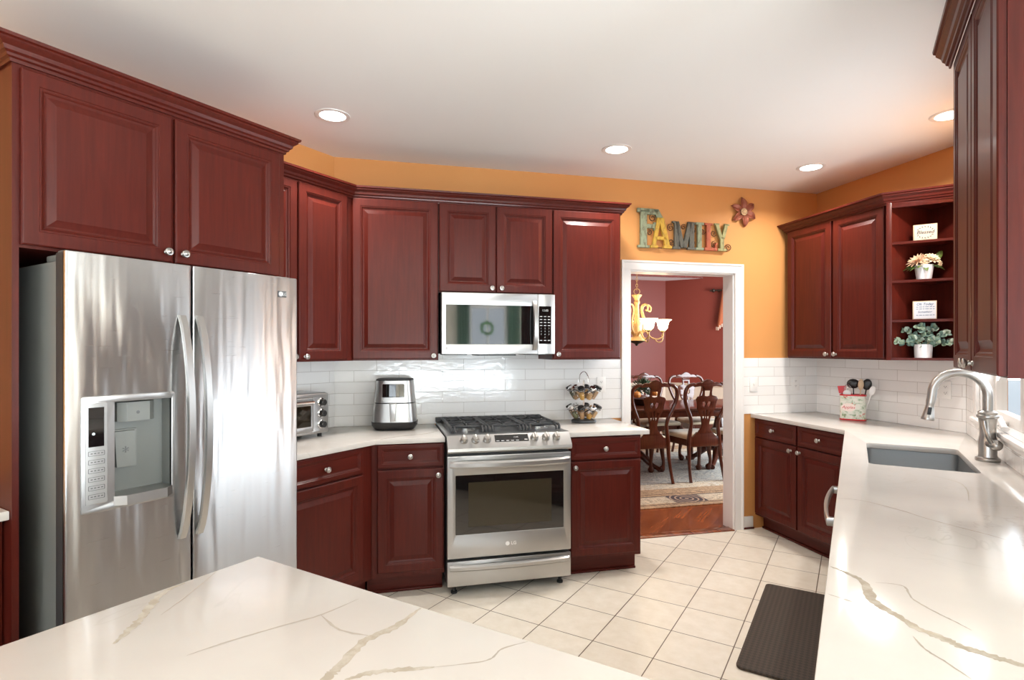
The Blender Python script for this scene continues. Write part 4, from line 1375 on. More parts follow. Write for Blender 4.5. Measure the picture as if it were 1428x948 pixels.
# air fryer
r = thing('air_fryer', 'stainless air fryer with dark display window and drawer handle', 'air fryer', FR.w(0.118, -0.185, ZT + 0.0004)[:], FR.a - radians(8))
def loft(secs, n_=40, mi=0):
    """secs: (z, half width, half depth, power)"""
    vs, fs = [], []
    for z_, a_, b_, p_ in secs:
        for i in range(n_):
            t = 2 * pi * i / n_
            cx_, sy_ = cos(t), sin(t)
            vs.append((a_ * math.copysign(abs(cx_) ** (2 / p_), cx_), b_ * math.copysign(abs(sy_) ** (2 / p_), sy_), z_))
    k = len(secs)
    for j in range(k - 1):
        for i in range(n_):
            fs.append((j * n_ + i, j * n_ + (i + 1) % n_, (j + 1) * n_ + (i + 1) % n_, (j + 1) * n_ + i))
    fs += [tuple(range(n_))[::-1], tuple((k - 1) * n_ + i for i in range(n_))]
    return MB().add(vs, fs, mi)
HWp = lambda z_: 0.143 - 0.026 * (z_ - 0.05) / 0.27
HDp = lambda z_: 0.122 - 0.018 * (z_ - 0.05) / 0.27
loft([(0.0, 0.118, 0.10, 4), (0.004, 0.125, 0.105, 4), (0.030, 0.144, 0.123, 4), (0.052, 0.146, 0.125, 4), (0.054, 0.142, 0.121, 4)]).build('base', 'black', r)
loft([(0.0545, HWp(0.05), HDp(0.05), 4), (0.172, HWp(0.172), HDp(0.172), 4)]).build('drawer', 'steel2', r)
loft([(0.1725, HWp(0.17) - 0.004, HDp(0.17) - 0.004, 4), (0.1785, HWp(0.17) - 0.004, HDp(0.17) - 0.004, 4)]).build('seam', 'black', r)
loft([(0.179, HWp(0.178), HDp(0.178), 4), (0.318, HWp(0.318), HDp(0.318), 4)]).build('body', 'steel2', r)
loft([(0.3185, HWp(0.318) + 0.001, HDp(0.318) + 0.001, 4), (0.325, HWp(0.318) + 0.001, HDp(0.318) + 0.001, 4), (0.328, HWp(0.318) - 0.004, HDp(0.318) - 0.004, 4), (0.330, 0.10, 0.09, 4)]).build('lid', 'dark_grey', r)
yf = -HDp(0.25) - 0.0005
mb = MB().put(shape(rrect(-0.068, 0.070, 0.212, 0.297, 0.004), [], 0.006, 0.001), Matrix.Translation((0, -HDp(0.205) + 0.0005, 0)) @ Matrix.Rotation(radians(90 - 3.8), 4, 'X') @ Matrix.Translation((0, 0, 0)))
MB().put(shape(rrect(-0.068, 0.070, -0.042, 0.043, 0.004), [], 0.008, 0.001), Matrix.Translation((0, -HDp(0.255) + 0.003, 0.255)) @ Matrix.Rotation(radians(90 - 3.8), 4, 'X')).build('display_window', 'black_glass', r)
MB().put(shape([(-0.016, 0.062), (0.016, 0.062), (0.020, 0.176), (-0.020, 0.176)], [], 0.034, 0.005), FRONT(0.0, -HDp(0.172) + 0.003, 0)).build('drawer_handle', 'steel2', r)

# spice rack with jars
sp0 = FR.w(1.442, -0.165, ZT + 0.0004)
r = thing('spice_rack', 'round two-tier wire spice rack with a looped handle on the counter right of the range', 'spice rack', sp0[:], FR.a)
MB().lathe([(0, 0), (0.086, 0), (0.090, 0.006), (0.088, 0.016), (0.070, 0.022), (0, 0.022)], 36).build('base', 'dark_grey', r)
MB().lathe([(0.006, 0.022), (0.006, 0.30), (0, 0.30)], 10).build('post', 'chrome', r)
mb = MB()
for ang_ in (0.35, 0.35 + pi / 2):
    mb.tube([(0.050 * cos(t) * cos(ang_), 0.050 * cos(t) * sin(ang_), 0.285 + 0.075 * sin(t)) for t in [pi * i / 16 for i in range(17)]], 0.0022, 6)
mb.build('loop_handle', 'chrome', r)
TIER = ((0.030, 0.058), (0.165, 0.058))
JT = radians(31)
for z_, rad in TIER:
    mb = MB()
    # ring of six collars joined to the post
    for k_ in range(8):
        a_ = 2 * pi * k_ / 8 + 0.25
        cr_ = rad + sin(JT) * 0.080
        c_ = Vector((cr_ * cos(a_), cr_ * sin(a_), z_ + 0.080 * cos(JT)))
        ax = Vector((sin(JT) * cos(a_), sin(JT) * sin(a_), cos(JT)))
        e1 = Vector((-sin(a_), cos(a_), 0)); e2 = ax.cross(e1)
        mb.tube([c_ + e1 * (0.0245 * cos(t)) + e2 * (0.0245 * sin(t)) for t in [2 * pi * i / 14 for i in range(14)]], 0.0018, 6, closed=True)
        mb.tube([(0.004 * cos(a_), 0.004 * sin(a_), c_.z - 0.03), c_ - Vector((cos(a_), sin(a_), 0)) * 0.024], 0.0025, 6)
    mb.build('collar_ring', 'iron', r)
jar_labels = ('small glass spice jar tilted in the lower tier of the round rack', 'small glass spice jar tilted in the upper tier of the round rack')
spices = ['spice_yellow', 'spice_tan', 'spice_brown', 'spice_tan', 'spice_green', 'spice_brown']
for ti, (z_, rad) in enumerate(TIER):
    for k_ in range(8):
        a_ = 2 * pi * k_ / 8 + 0.25 + FR.a
        j = thing('spice_jar', jar_labels[ti], 'jar', (sp0.x + rad * cos(a_), sp0.y + rad * sin(a_), sp0.z + z_), 0, 'spice jars in the round rack')
        j.rotation_euler = Matrix.Rotation(a_, 3, 'Z').to_euler()
        j.rotation_euler = (Matrix.Rotation(a_, 3, 'Z') @ Matrix.Rotation(JT, 3, 'Y')).to_euler()
        MB().lathe([(0, 0), (0.017, 0), (0.019, 0.004), (0.0225, 0.088), (0.021, 0.088), (0.0185, 0.006), (0, 0.005)], 16).build('glass', 'pane', j)
        lv = (0.030, 0.055, 0.045, 0.066, 0.05, 0.06)[(k_ + ti * 2) % 6]
        MB().lathe([(0, 0.0055), (0.0168, 0.0062), (0.0172, lv), (0, lv)], 16).build('spice', spices[(k_ + ti) % 6], j)
        MB().lathe([(0, 0.0885), (0.0245, 0.0885), (0.0245, 0.101), (0.021, 0.105), (0, 0.105)], 8).build('lid', 'black' if k_ % 2 else 'chrome', j)

# ================================================================== SINK, FAUCET, UTENSILS
x0, x1, y0, y1 = SINK
r = thing('sink', 'grey stainless undermount sink basin in the white counter', 'sink', ((x0 + x1) / 2, (y0 + y1) / 2, 0.672))
hx, hy = (x1 - x0) / 2, (y1 - y0) / 2
def ring_loft(secs, cap):
    vs, fs = [], []
    n_ = None
    for z_, a_, b_, rr_ in secs:
        lp = rrect(-a_, a_, -b_, b_, rr_, 4); n_ = len(lp)
        vs += [(p[0], p[1], z_) for p in lp]
    for j in range(len(secs) - 1):
        for i in range(n_): fs.append((j * n_ + i, j * n_ + (i + 1) % n_, (j + 1) * n_ + (i + 1) % n_, (j + 1) * n_ + i))
    if cap: fs.append(tuple((len(secs) - 1) * n_ + i for i in range(n_)))
    return MB().add(vs, fs)
T_ = ZT - 0.031 - 0.672
mb = ring_loft([(T_, hx + 0.022, hy + 0.022, 0.04), (T_, hx + 0.002, hy + 0.002, 0.03), (0.02, hx - 0.002, hy - 0.002, 0.03), (0.008, hx - 0.010, hy - 0.010, 0.03), (0.003, hx - 0.03, hy - 0.03, 0.03), (0.0, hx - 0.1, hy - 0.1, 0.02)], True)
mb.build('basin', 'sink_steel', r, ang=40)
MB().lathe([(0, 0.0), (0.045, 0.0), (0.045, 0.004), (0.036, 0.004), (0.034, 0.001), (0, 0.001)], 24, (0.05, 0.0, 0.0005)).build('drain', 'chrome', r)

fb = (0.532, 3.405, ZT + 0.0004)
r = thing('faucet', 'brushed nickel gooseneck pull-down faucet with side lever behind the sink', 'faucet', fb)
mb = MB(); mb.lathe([(0, 0), (0.041, 0), (0.043, 0.006), (0.041, 0.014), (0.033, 0.018), (0.031, 0.03), (0.033, 0.085), (0.031, 0.10), (0.027, 0.12), (0.029, 0.17), (0.032, 0.198), (0.038, 0.203), (0.038, 0.212), (0.032, 0.216), (0.034, 0.226), (0.026, 0.234), (0, 0.236)], 28)
mb.v = [(v[0] * 1.12, v[1] * 1.12, v[2]) for v in mb.v]
mb.build('body', 'nickel', r)
P = [(0, 0, 0.232), (0, 0, 0.30)]
rad = 0.105
for i in range(17):
    t = pi * i / 16
    P.append((-rad + rad * cos(t), 0, 0.305 + rad * sin(t)))
P += [(-2 * rad - 0.002, 0, 0.282), (-2 * rad - 0.006, 0, 0.262)]
mb = MB(); mb.tube(P, 0.0198, 16)
mb.build('spout', 'nickel', r)
hd = MB(); hd.lathe([(0, 0.002), (0.018, 0.0), (0.0185, -0.006), (0.017, -0.010), (0.020, -0.03), (0.026, -0.070), (0.029, -0.080), (0.028, -0.086), (0, -0.086)], 24)
MB().put(hd, Matrix.Translation((-2 * rad - 0.006, 0, 0.262)) @ Matrix.Rotation(radians(8), 4, 'Y')).build('spray_head', 'nickel', r)
mb = MB(); mb.box(-0.008, 0.008, -0.031, -0.026, -0.06, -0.022, 0.003)
MB().put(mb, Matrix.Translation((-2 * rad - 0.006, 0.006, 0.262)) @ Matrix.Rotation(radians(8), 4, 'Y')).build('spray_button', 'black', r)
mb = MB()
mb.tube([(0.0, -0.02, 0.085), (0.016, -0.055, 0.083)], 0.020, 14); mb.sphere((0.020, -0.064, 0.082), 0.025, 16)
mb.tube(spline([(0.004, -0.066, 0.090), (-0.012, -0.068, 0.12), (-0.022, -0.060, 0.16), (-0.026, -0.055, 0.19)], 5), lerp_r([0.012, 0.010, 0.009, 0.010], 5), 10, flat=(1.3, 0.7))
mb.build('lever', 'nickel', r)

tin0 = FQ.w(0.515, -0.150, ZT + 0.0004)
camdir = math.atan2(-tin0.x, tin0.y)
r = thing('utensil_tin', 'floral printed utensil tin with red rims holding kitchen tools', 'utensil holder', tin0[:], camdir - radians(4))
ta, tb = 0.083, 0.060
def shell(z0_, z1_, a_, b_, th, p_=4, mi=0):
    o1 = loft([(z0_, a_, b_, p_), (z1_, a_, b_, p_), (z1_, a_ - th, b_ - th, p_), (z0_ + 0.004, a_ - th, b_ - th, p_)], 40)
    return o1
shell(0.004, 0.178, ta, tb, 0.003).build('body', 'tin', r)
MB().put(shell(0.178, 0.188, ta + 0.002, tb + 0.002, 0.005)).build('top_rim', 'red_enamel', r)
loft([(0.0, ta + 0.001, tb + 0.001, 4), (0.0038, ta + 0.002, tb + 0.002, 4), (0.010, ta + 0.002, tb + 0.002, 4)], 40).build('bottom_rim', 'red_enamel', r)
lb = MB().put(shape([(0.046 * cos(t), 0.030 * sin(t)) for t in [2 * pi * i / 24 for i in range(24)]], [], 0.001), FRONT(-0.025, -tb - 0.0008, 0.095)).build('label_oval', mat('pink_label', (0.85, 0.72, 0.66), 0.4), r)
MB().put(text('Apples', 0.030, 0.0008, 0.3), FRONT(-0.025, -tb - 0.0020, 0.095)).build('lettering', 'red_enamel', lb)
def utensil(name, label, cat, dx_, dy_, lean, tw, parts, z=0.006):
    p = Matrix.Rotation(camdir, 3, 'Z') @ Vector((dx_, dy_, 0))
    o = thing(name, label, cat, (tin0.x + p.x, tin0.y + p.y, tin0.z + z))
    o.rotation_euler = (Matrix.Rotation(camdir, 3, 'Z') @ Matrix.Rotation(lean[0], 3, 'Y') @ Matrix.Rotation(lean[1], 3, 'X') @ Matrix.Rotation(tw, 3, 'Z')).to_euler()
    for nm, mb_, mt in parts: mb_.build(nm, mt, o)
    return o
def stick(L, r0=0.005): return MB().tube([(0, 0, 0), (0, 0, L * 0.5), (0, 0, L)], [r0, r0 * 0.9, r0 * 0.8], 8)
def bowl(z_, a_, b_, th=0.010): return MB().sphere((0, 0, z_), 1.0, 14, sc=(a_, th, b_))
utensil('ladle', 'black round ladle standing at the back of the utensil tin', 'ladle', 0.010, 0.036, (radians(-2), 0), 0, [('handle', stick(0.225), 'black'), ('bowl', bowl(0.258, 0.042, 0.036, 0.018), 'black')])
utensil('slotted_spoon', 'black spoon leaning right in the utensil tin behind the white spatula', 'spoon', 0.048, 0.028, (radians(9), 0), 0, [('handle', stick(0.225), 'black'), ('bowl', bowl(0.258, 0.030, 0.042), 'black')])
utensil('wooden_spoon', 'tan wooden spoon in the utensil tin between the two black utensils', 'spoon', 0.036, 0.006, (radians(3), 0), 0, [('handle', stick(0.22), 'pale_wood'), ('bowl', bowl(0.255, 0.019, 0.042), 'pale_wood')])
utensil('spatula', 'white spatula leaning right at the front of the utensil tin', 'spatula', 0.058, -0.020, (radians(16), 0), 0, [('handle', stick(0.20), 'white_plastic'), ('blade', bowl(0.222, 0.020, 0.036, 0.005), 'white_plastic')])
utensil('turner', 'red silicone turner at the left of the utensil tin', 'spatula', -0.055, 0.0, (radians(-4), 0), 0, [('handle', stick(0.19), 'red_enamel'), ('blade', MB().prism([(-0.022, 0.188), (0.022, 0.188), (0.028, 0.242), (-0.028, 0.242)], -0.003, 0.003, 'y'), 'red_enamel')])
wk = MB()
for k_ in range(4):
    a_ = pi * k_ / 4
    wk.tube([(0.024 * sin(t) * cos(a_), 0.024 * sin(t) * sin(a_), 0.17 + 0.085 * (1 - cos(t)) / 2 * 1.0) for t in [2 * pi * i / 20 for i in range(20)]], 0.0012, 5, closed=True)
utensil('whisk', 'steel wire whisk in the utensil tin beside the red turner', 'whisk', -0.014, -0.010, (radians(-5), 0), 0, [('handle', stick(0.172, 0.006), 'chrome'), ('wires', wk, 'chrome')])
utensil('spoon', 'pale grey round spoon tipped over the front rim of the utensil tin', 'spoon', -0.028, -0.034, (radians(-3), 0), 0, [('handle', stick(0.165), 'grey_paint'), ('bowl', bowl(0.190, 0.026, 0.024, 0.008), 'white_plastic')])

# ================================================================== WALL PLATES
def plate(fr, x, z, label, kind, gang=1, d=-0.0085, cat='outlet'):
    r = thing('light_switch' if kind == 'switch' else 'wall_outlet', label, cat, fr.w(x, d, z)[:], fr.a)
    w_ = 0.036 * gang + 0.0 if gang == 1 else 0.059
    MB().box(-w_, w_, -0.006, 0.0, -0.058, 0.058, 0.003).build('cover_plate', 'white_plastic', r)
    for g in range(gang):
        cx_ = 0 if gang == 1 else (-0.024 + 0.048 * g)
        if kind == 'switch' or (kind == 'combo' and g == 0):
            MB().box(cx_ - 0.006, cx_ + 0.006, -0.016, -0.0062, -0.004, 0.012, 0.002).build('toggle', 'white_plastic', r)
        else:
            for zz in (-0.020, 0.020):
                s_ = MB().put(shape(rrect(cx_ - 0.014, cx_ + 0.014, zz - 0.014, zz + 0.014, 0.009), [], 0.002), FRONT(0, -0.0062, 0)).build('socket', 'white_plastic', r)
                mb = MB(); mb.box(cx_ - 0.007, cx_ - 0.005, -0.0088, -0.0083, zz - 0.003, zz + 0.006); mb.box(cx_ + 0.005, cx_ + 0.007, -0.0088, -0.0083, zz - 0.003, zz + 0.006); mb.box(cx_ - 0.002, cx_ + 0.002, -0.0088, -0.0083, zz - 0.009, zz - 0.005)
                mb.build('slots', 'dark_gap', s_)
    return r
plate(FR, 2.955, 1.160, 'white light switch plate on the backsplash right beside the doorway', 'switch', cat='switch')
plate(FR, 3.350, 1.165, 'white outlet plate in the corner behind the right-hand counter', 'outlet')
plate(FQ, 1.075, 1.185, 'double white plate with switch and outlet behind the faucet', 'combo', 2)
plate(FR, 1.640, 1.180, 'white outlet plate on the backsplash behind the spice rack', 'outlet')

# ================================================================== SHELF ITEMS
def block_sign(label, x, y, z, face, ink, lines, hgt, wreath=False):
    r = thing('block_sign', label, 'sign', (x, y, z + 0.0003), radians(-2))
    w_ = 0.062
    MB().box(-w_, w_, -0.011, 0.011, 0, hgt, 0.001).build('block', 'pale_wood', r)
    f = MB().box(-w_ + 0.006, w_ - 0.004, -0.0125, -0.0112, 0.004, hgt - 0.005).build('face', face, r)
    mb = MB()
    for s_, sz, zz, sh in lines:
        if not s_:
            xx = -0.044
            for wd_ in (0.011, 0.016, 0.008, 0.019, 0.012, 0.009):
                mb.box(xx, xx + wd_, -0.0134, -0.0126, zz - 0.0018, zz + 0.0018); xx += wd_ + 0.004
            continue
        mb.put(text(s_, sz, 0.0006, sh, offset=0.022 * sz), FRONT(0, -0.0128, zz))
    if wreath:
        for k_ in range(7):
            a_ = radians(30 + 20 * k_)
            for sg in (1, -1):
                mb.put(shape([(0.006 * cos(t), 0.0026 * sin(t)) for t in [2 * pi * i / 8 for i in range(8)]], [], 0.0006), FRONT(0.043 * cos(a_), -0.0128, hgt * 0.5 + sg * 0.036 * sin(a_)) @ Matrix.Rotation(sg * a_ + (0.9 if k_ % 2 else 0.3), 4, 'Z'))
    mb.build('lettering', ink, f)
    return r
YS = A.y + 0.045
block_sign('small cream wooden block sign reading Blessed on the top open shelf', 0.383, YS, SHT[3], 'sign_cream', 'ink', [('Blessed', 0.030, 0.052, 0.25)], 0.103, True)
block_sign('small white block sign with blue script on the second-lowest open shelf', 0.380, YS, SHT[1], 'sign_white', 'ink_blue', [('Oh Today', 0.021, 0.096, 0.3), ('', 0, 0.079, 0), ('', 0, 0.066, 0), ('Something', 0.017, 0.047, 0.3), ('', 0, 0.027, 0)], 0.117)

def leafquad(mb, base, d, up, L, W, curl=0.0, mi=0, n_=5):
    """pointed-oval leaf from base along d"""
    d = Vector(d).normalized(); sd = d.cross(Vector(up))
    if sd.length < 1e-4: sd = d.orthogonal()
    sd.normalize(); nn = sd.cross(d)
    vs, fs = [], []
    for i in range(n_ + 1):
        t = i / n_
        wv = W * 0.5 * sin(pi * (0.06 + 0.90 * t)) ** 0.8
        c_ = Vector(base) + d * (L * t) - nn * (curl * L * t * t)
        vs += [c_ - sd * wv + nn * wv * 0.25, c_, c_ + sd * wv + nn * wv * 0.25]
    for i in range(n_):
        a_ = i * 3
        fs += [(a_, a_ + 1, a_ + 4, a_ + 3), (a_ + 1, a_ + 2, a_ + 5, a_ + 4)]
    mb.add(vs, fs, mi)
    return mb

def pot(r, rb, rt, h_):
    MB().lathe([(0, 0), (rb, 0), (rt, h_), (rt - 0.004, h_), (rt - 0.006, h_ - 0.012), (0, h_ - 0.012)], 32).build('pot', 'white_ceramic', r)
r = thing('potted_flowers', 'peach and cream silk flowers in a white pot on the open shelf', 'flowers', (0.378, YS + 0.005, SHT[2] + 0.0003))
pot(r, 0.040, 0.052, 0.092)
mb = MB()
for k_ in range(14):
    a_ = 2 * pi * k_ / 14 + rnd.uniform(-0.2, 0.2)
    leafquad(mb, (0.035 * cos(a_), 0.02 * sin(a_), 0.085), (cos(a_), 0.35 * sin(a_), rnd.uniform(-0.15, 0.35)), (0, 0, 1), rnd.uniform(0.05, 0.085), 0.03, 0.35)
leafquad(mb, (0.06, 0.01, 0.12), (0.5, 0.1, 0.9), (0, -1, 0), 0.07, 0.035, 0.1)
mb.build('foliage', 'leaf', r, solid=0.0008)
def daisy(c, d, R_, n_, W, mt, name='flower'):
    mb = MB(); d = Vector(d).normalized(); e1 = d.orthogonal().normalized(); e2 = d.cross(e1)
    for ring, (tilt_, sc_) in enumerate(((0.15, 1.0), (0.6, 0.8), (1.2, 0.55))):
        for k_ in range(n_):
            a_ = 2 * pi * (k_ + 0.5 * ring) / n_
            v_ = (e1 * cos(a_) + e2 * sin(a_)) + d * tilt_
            leafquad(mb, Vector(c), v_, d, R_ * sc_, W, 0.05)
    mb.sphere(c, R_ * 0.16, 8)
    return mb.build(name, mt, r, solid=0.0008)
daisy((-0.035, -0.012, 0.120), (-0.45, -0.5, 0.7), 0.066, 12, 0.013, 'petal')
daisy((0.038, -0.012, 0.128), (0.3, -0.6, 0.7), 0.050, 12, 0.020, 'petal2')
daisy((0.0, -0.03, 0.108), (-0.05, -0.9, 0.35), 0.028, 9, 0.013, 'petal2')
daisy((0.005, 0.008, 0.142), (0.0, -0.2, 1.0), 0.046, 10, 0.013, 'petal')
daisy((0.078, -0.012, 0.094), (0.8, -0.5, -0.1), 0.024, 7, 0.012, 'petal2')

r = thing('potted_eucalyptus', 'grey-green eucalyptus stems in a white pot on the lowest open shelf', 'plant', (0.374, YS + 0.005, SHT[0] + 0.0003))
pot(r, 0.046, 0.050, 0.086)
stems = [((-0.155, -0.02, 0.105), 7), ((-0.10, 0.01, 0.175), 7), ((-0.02, -0.02, 0.200), 7), ((0.06, 0.0, 0.185), 7), ((0.115, -0.02, 0.150), 7), ((0.150, -0.01, 0.095), 7), ((-0.07, -0.045, 0.120), 6), ((0.06, -0.05, 0.115), 6)]
lf = [MB(), MB(), MB()]
st = MB()
for (ex, ey, ez), k in stems:
    P = spline([(0.2 * ex, 0.2 * ey, 0.07), (0.45 * ex, 0.6 * ey, 0.07 + (ez - 0.07) * 0.65), (0.8 * ex, ey, 0.07 + (ez - 0.07) * 0.97), (ex, ey, ez)], 4)
    st.tube(P, 0.0014, 5)
    for i in range(2, k + 4):
        t = i / (k + 3)
        p = P[min(int(t * (len(P) - 1)), len(P) - 1)]
        for sg in (-1, 1):
            dd = Vector((rnd.uniform(-0.6, 0.6) + ex * 3, rnd.uniform(-0.9, 0.2), rnd.uniform(0.0, 0.9) * sg * 0.8 + 0.25))
            L_ = rnd.uniform(0.026, 0.042)
            if p.z + L_ * 0.7 > 0.222: dd.z = -abs(dd.z) * 0.5
            leafquad(lf[rnd.choice((0, 0, 1, 2, 2))], p, dd, (rnd.uniform(-0.4, 0.4), -1, rnd.uniform(-0.2, 0.7)), L_, L_ * rnd.uniform(0.62, 0.92), rnd.uniform(-0.1, 0.25))
st.build('stems', 'stem', r)
for q, nm in zip(lf, ('euc', 'euc2', 'euc3')): q.build('foliage', nm, r, solid=0.0006)

# ================================================================== WALL ART
r = thing('wall_sign', 'FAMILY sign of weathered coloured metal letters above the doorway', 'sign', FR.w(2.322, -0.0005, 2.222)[:], FR.a)
def stroke(mb, x0, z0, x1, z1, w_):
    """slanted bar with horizontal ends of width w_"""
    mb.put(shape([(x0 - w_ / 2, z0), (x0 + w_ / 2, z0), (x1 + w_ / 2, z1), (x1 - w_ / 2, z1)], [], 0.022, 0.002), FRONT(0, -0.006, 0))
def bar(mb, x0, x1, z0, z1): mb.put(shape([(x0, z0), (x1, z0), (x1, z1), (x0, z1)], [], 0.022, 0.002), FRONT(0, -0.006, 0))
U = lambda u: u - 2.322
Hs = 0.215
mb = MB()                                                # F
bar(mb, U(1.955), U(2.008), 0.015, 0.285); bar(mb, U(1.934), U(2.03), 0.0, 0.018); bar(mb, U(1.930), U(2.03), 0.270, 0.300); bar(mb, U(2.0), U(2.105), 0.255, 0.298); mb.put(shape([(U(2.06), 0.298), (U(2.105), 0.298), (U(2.150), 0.225), (U(2.135), 0.205), (U(2.10), 0.215)], [], 0.022, 0.002), FRONT(0, -0.006, 0)); bar(mb, U(2.0), U(2.085), 0.150, 0.182); bar(mb, U(2.068), U(2.094), 0.135, 0.197)
mb.build('letter', 'letter_green', r)
mb = MB()                                                # A
stroke(mb, U(2.062), 0.012, U(2.108), 0.232, 0.030); stroke(mb, U(2.178), 0.012, U(2.125), 0.232, 0.042); bar(mb, U(2.075), U(2.17), 0.062, 0.088); bar(mb, U(2.036), U(2.096), 0.0, 0.020); bar(mb, U(2.142), U(2.214), 0.0, 0.020)
MB().put(mb, Matrix.Translation((0, -0.010, 0))).build('letter', 'letter_yellow', r)
mb = MB()                                                # M
for a_ in (2.242, 2.372): bar(mb, U(a_), U(a_ + 0.040), 0.012, Hs - 0.01)
stroke(mb, U(2.315), 0.012, U(2.262), Hs, 0.036); stroke(mb, U(2.330), 0.012, U(2.378), Hs, 0.036)
bar(mb, U(2.225), U(2.292), 0.0, 0.018); bar(mb, U(2.355), U(2.424), 0.0, 0.018); bar(mb, U(2.225), U(2.275), Hs - 0.014, Hs); bar(mb, U(2.358), U(2.42), Hs - 0.014, Hs)
mb.build('letter', 'letter_grey', r)
mb = MB()                                                # I
bar(mb, U(2.440), U(2.475), 0.012, Hs - 0.01); bar(mb, U(2.424), U(2.493), 0.0, 0.018); bar(mb, U(2.424), U(2.493), Hs - 0.018, Hs)
MB().put(mb, Matrix.Translation((0, -0.004, 0))).build('letter', 'letter_green', r)
mb = MB()                                                # L
bar(mb, U(2.520), U(2.556), 0.012, Hs - 0.01); bar(mb, U(2.502), U(2.615), 0.0, 0.022); bar(mb, U(2.502), U(2.572), Hs - 0.016, Hs); stroke(mb, U(2.600), 0.02, U(2.610), 0.062, 0.014)
mb.build('letter', 'letter_red', r)
mb = MB()                                                # Y
bar(mb, U(2.640), U(2.674), 0.012, 0.11); bar(mb, U(2.620), U(2.694), 0.0, 0.018); stroke(mb, U(2.650), 0.095, U(2.608), Hs, 0.030); stroke(mb, U(2.664), 0.095, U(2.698), Hs, 0.030); bar(mb, U(2.588), U(2.632), Hs - 0.012, Hs); bar(mb, U(2.676), U(2.722), Hs - 0.012, Hs)
MB().put(mb, Matrix.Translation((0, -0.004, 0))).build('letter', 'letter_sage', r)
mb = MB()
def curl(cx_, cz_, R_, a0, turns, sg=1):
    return [(U(cx_) + R_ * (1 - 0.75 * t) * cos(a0 + sg * 2 * pi * turns * t), -0.012, cz_ + R_ * (1 - 0.75 * t) * sin(a0 + sg * 2 * pi * turns * t)) for t in [i / 24 for i in range(25)]]
for c_ in ((2.062, 0.232, 0.034, 0.4, 1.4, 1), (2.035, 0.118, 0.022, 2.0, 1.3, -1), (2.215, 0.165, 0.030, 1.2, 1.5, 1), (2.222, 0.055, 0.024, -1.0, 1.3, -1), (2.405, 0.060, 0.026, 2.6, 1.4, 1), (2.495, 0.150, 0.024, 0.0, 1.3, -1),
           (2.600, 0.050, 0.030, 1.6, 1.5, 1), (2.590, 0.140, 0.026, -0.6, 1.2, -1), (2.722, 0.030, 0.030, 3.0, 1.5, -1), (2.325, 0.175, 0.022, 0.8, 1.3, 1), (2.415, 0.150, 0.020, 0.8, 1.3, 1)):
    mb.tube(curl(*c_), 0.0035, 6)
mb.tube([(U(1.94), -0.004, 0.006), (U(2.72), -0.004, 0.006)], 0.003, 6)
mb.build('scrollwork', mat('rust_brown_wire', (0.12, 0.05, 0.02), 0.6, 0.3), r)

r = thing('flower_decor', 'copper metal flower with cream centre on the orange wall beside the FAMILY sign', 'wall decor', FR.w(2.860, -0.004, 2.545)[:], FR.a)
for k_ in range(6):
    a_ = radians(97 + 60 * k_)
    mb = MB()
    def petal(u_, v_):
        t = u_; wv = 0.029 * sin(pi * min(1, 0.10 + 0.9 * t)) ** 0.75 * (1.0 if t < 1 else 0)
        rr_ = 0.015 + 0.104 * t
        s_ = (v_ - 0.5) * 2
        return (rr_ * cos(a_) - s_ * wv * sin(a_), -0.010 - 0.020 * sin(pi * t) + 0.013 * (1 - abs(s_)) , rr_ * sin(a_) + s_ * wv * cos(a_))
    mb.grid(petal, 10, 7)
    mb.build('petal', 'copper', r, solid=0.002)
mb = MB(); mb.sphere((0, -0.016, 0), 0.022, 12, sc=(1, 0.5, 1))
for k_ in range(12): mb.sphere((0.024 * cos(k_ * pi / 6), -0.018, 0.024 * sin(k_ * pi / 6)), 0.0065, 8)
for k_ in range(6): mb.sphere((0.012 * cos(k_ * pi / 3), -0.026, 0.012 * sin(k_ * pi / 3)), 0.0065, 8)
mb.build('centre', mat('cream_beads', (0.72, 0.52, 0.30), 0.5), r)

# ================================================================== FLOOR MAT
o = MB().put(shape(rrect(-0.475, 0.02, -0.526, 0.526, 0.03), [], 0.014, 0.004)).build('floor_mat', 'mat', None, (0.012, 3.222, 0.0004))
tag(o, 'dark brown woven anti-fatigue mat on the tile floor before the sink', 'mat')

# ================================================================== RECESSED CEILING LIGHTS
def downlight(x, y, label, group=None, watts=DOWNLIGHT_W):
    r = thing('ceiling_light', label, 'ceiling light', (x, y, ZC), 0, group)
    MB().lathe([(0.070, -0.001), (0.070, -0.004), (0.078, -0.007), (0.094, -0.004), (0.095, -0.0005), (0.070, -0.0005)], 36, cap=False).build('trim_ring', 'white_trim', r)
    MB().lathe([(0, -0.0012), (0.0698, -0.0012), (0.0698, -0.0032), (0.04, -0.0045), (0, -0.005)], 36).build('lens', 'lens', r)
    area('downlight', (0, 0, -0.012), (0, 0, 0), 0.13, 0.13, watts, WARM, 'DISK', r, 150)
    return r
downlight(-2.465, 2.131, 'round recessed ceiling light above the corner left of the range')
downlight(-1.314, 3.450, 'round recessed ceiling light in front of the doorway cabinet crown')
downlight(-0.265, 4.511, 'round recessed ceiling light near the right-hand corner of the orange walls')
downlight(0.449, 3.901, 'round recessed ceiling light partly hidden behind the nearest wall cabinet')
for x, y in ((-2.2, 0.3), (-0.6, 1.1), (-0.9, -0.9), (-2.2, -1.5), (1.6, 0.2), (3.2, 0.3), (1.2, -1.5)):  # unseen downlights, added to give the room more light
    downlight(x, y, 'round recessed ceiling light added out of view for extra light', 'added out-of-view ceiling lights', 0.8)

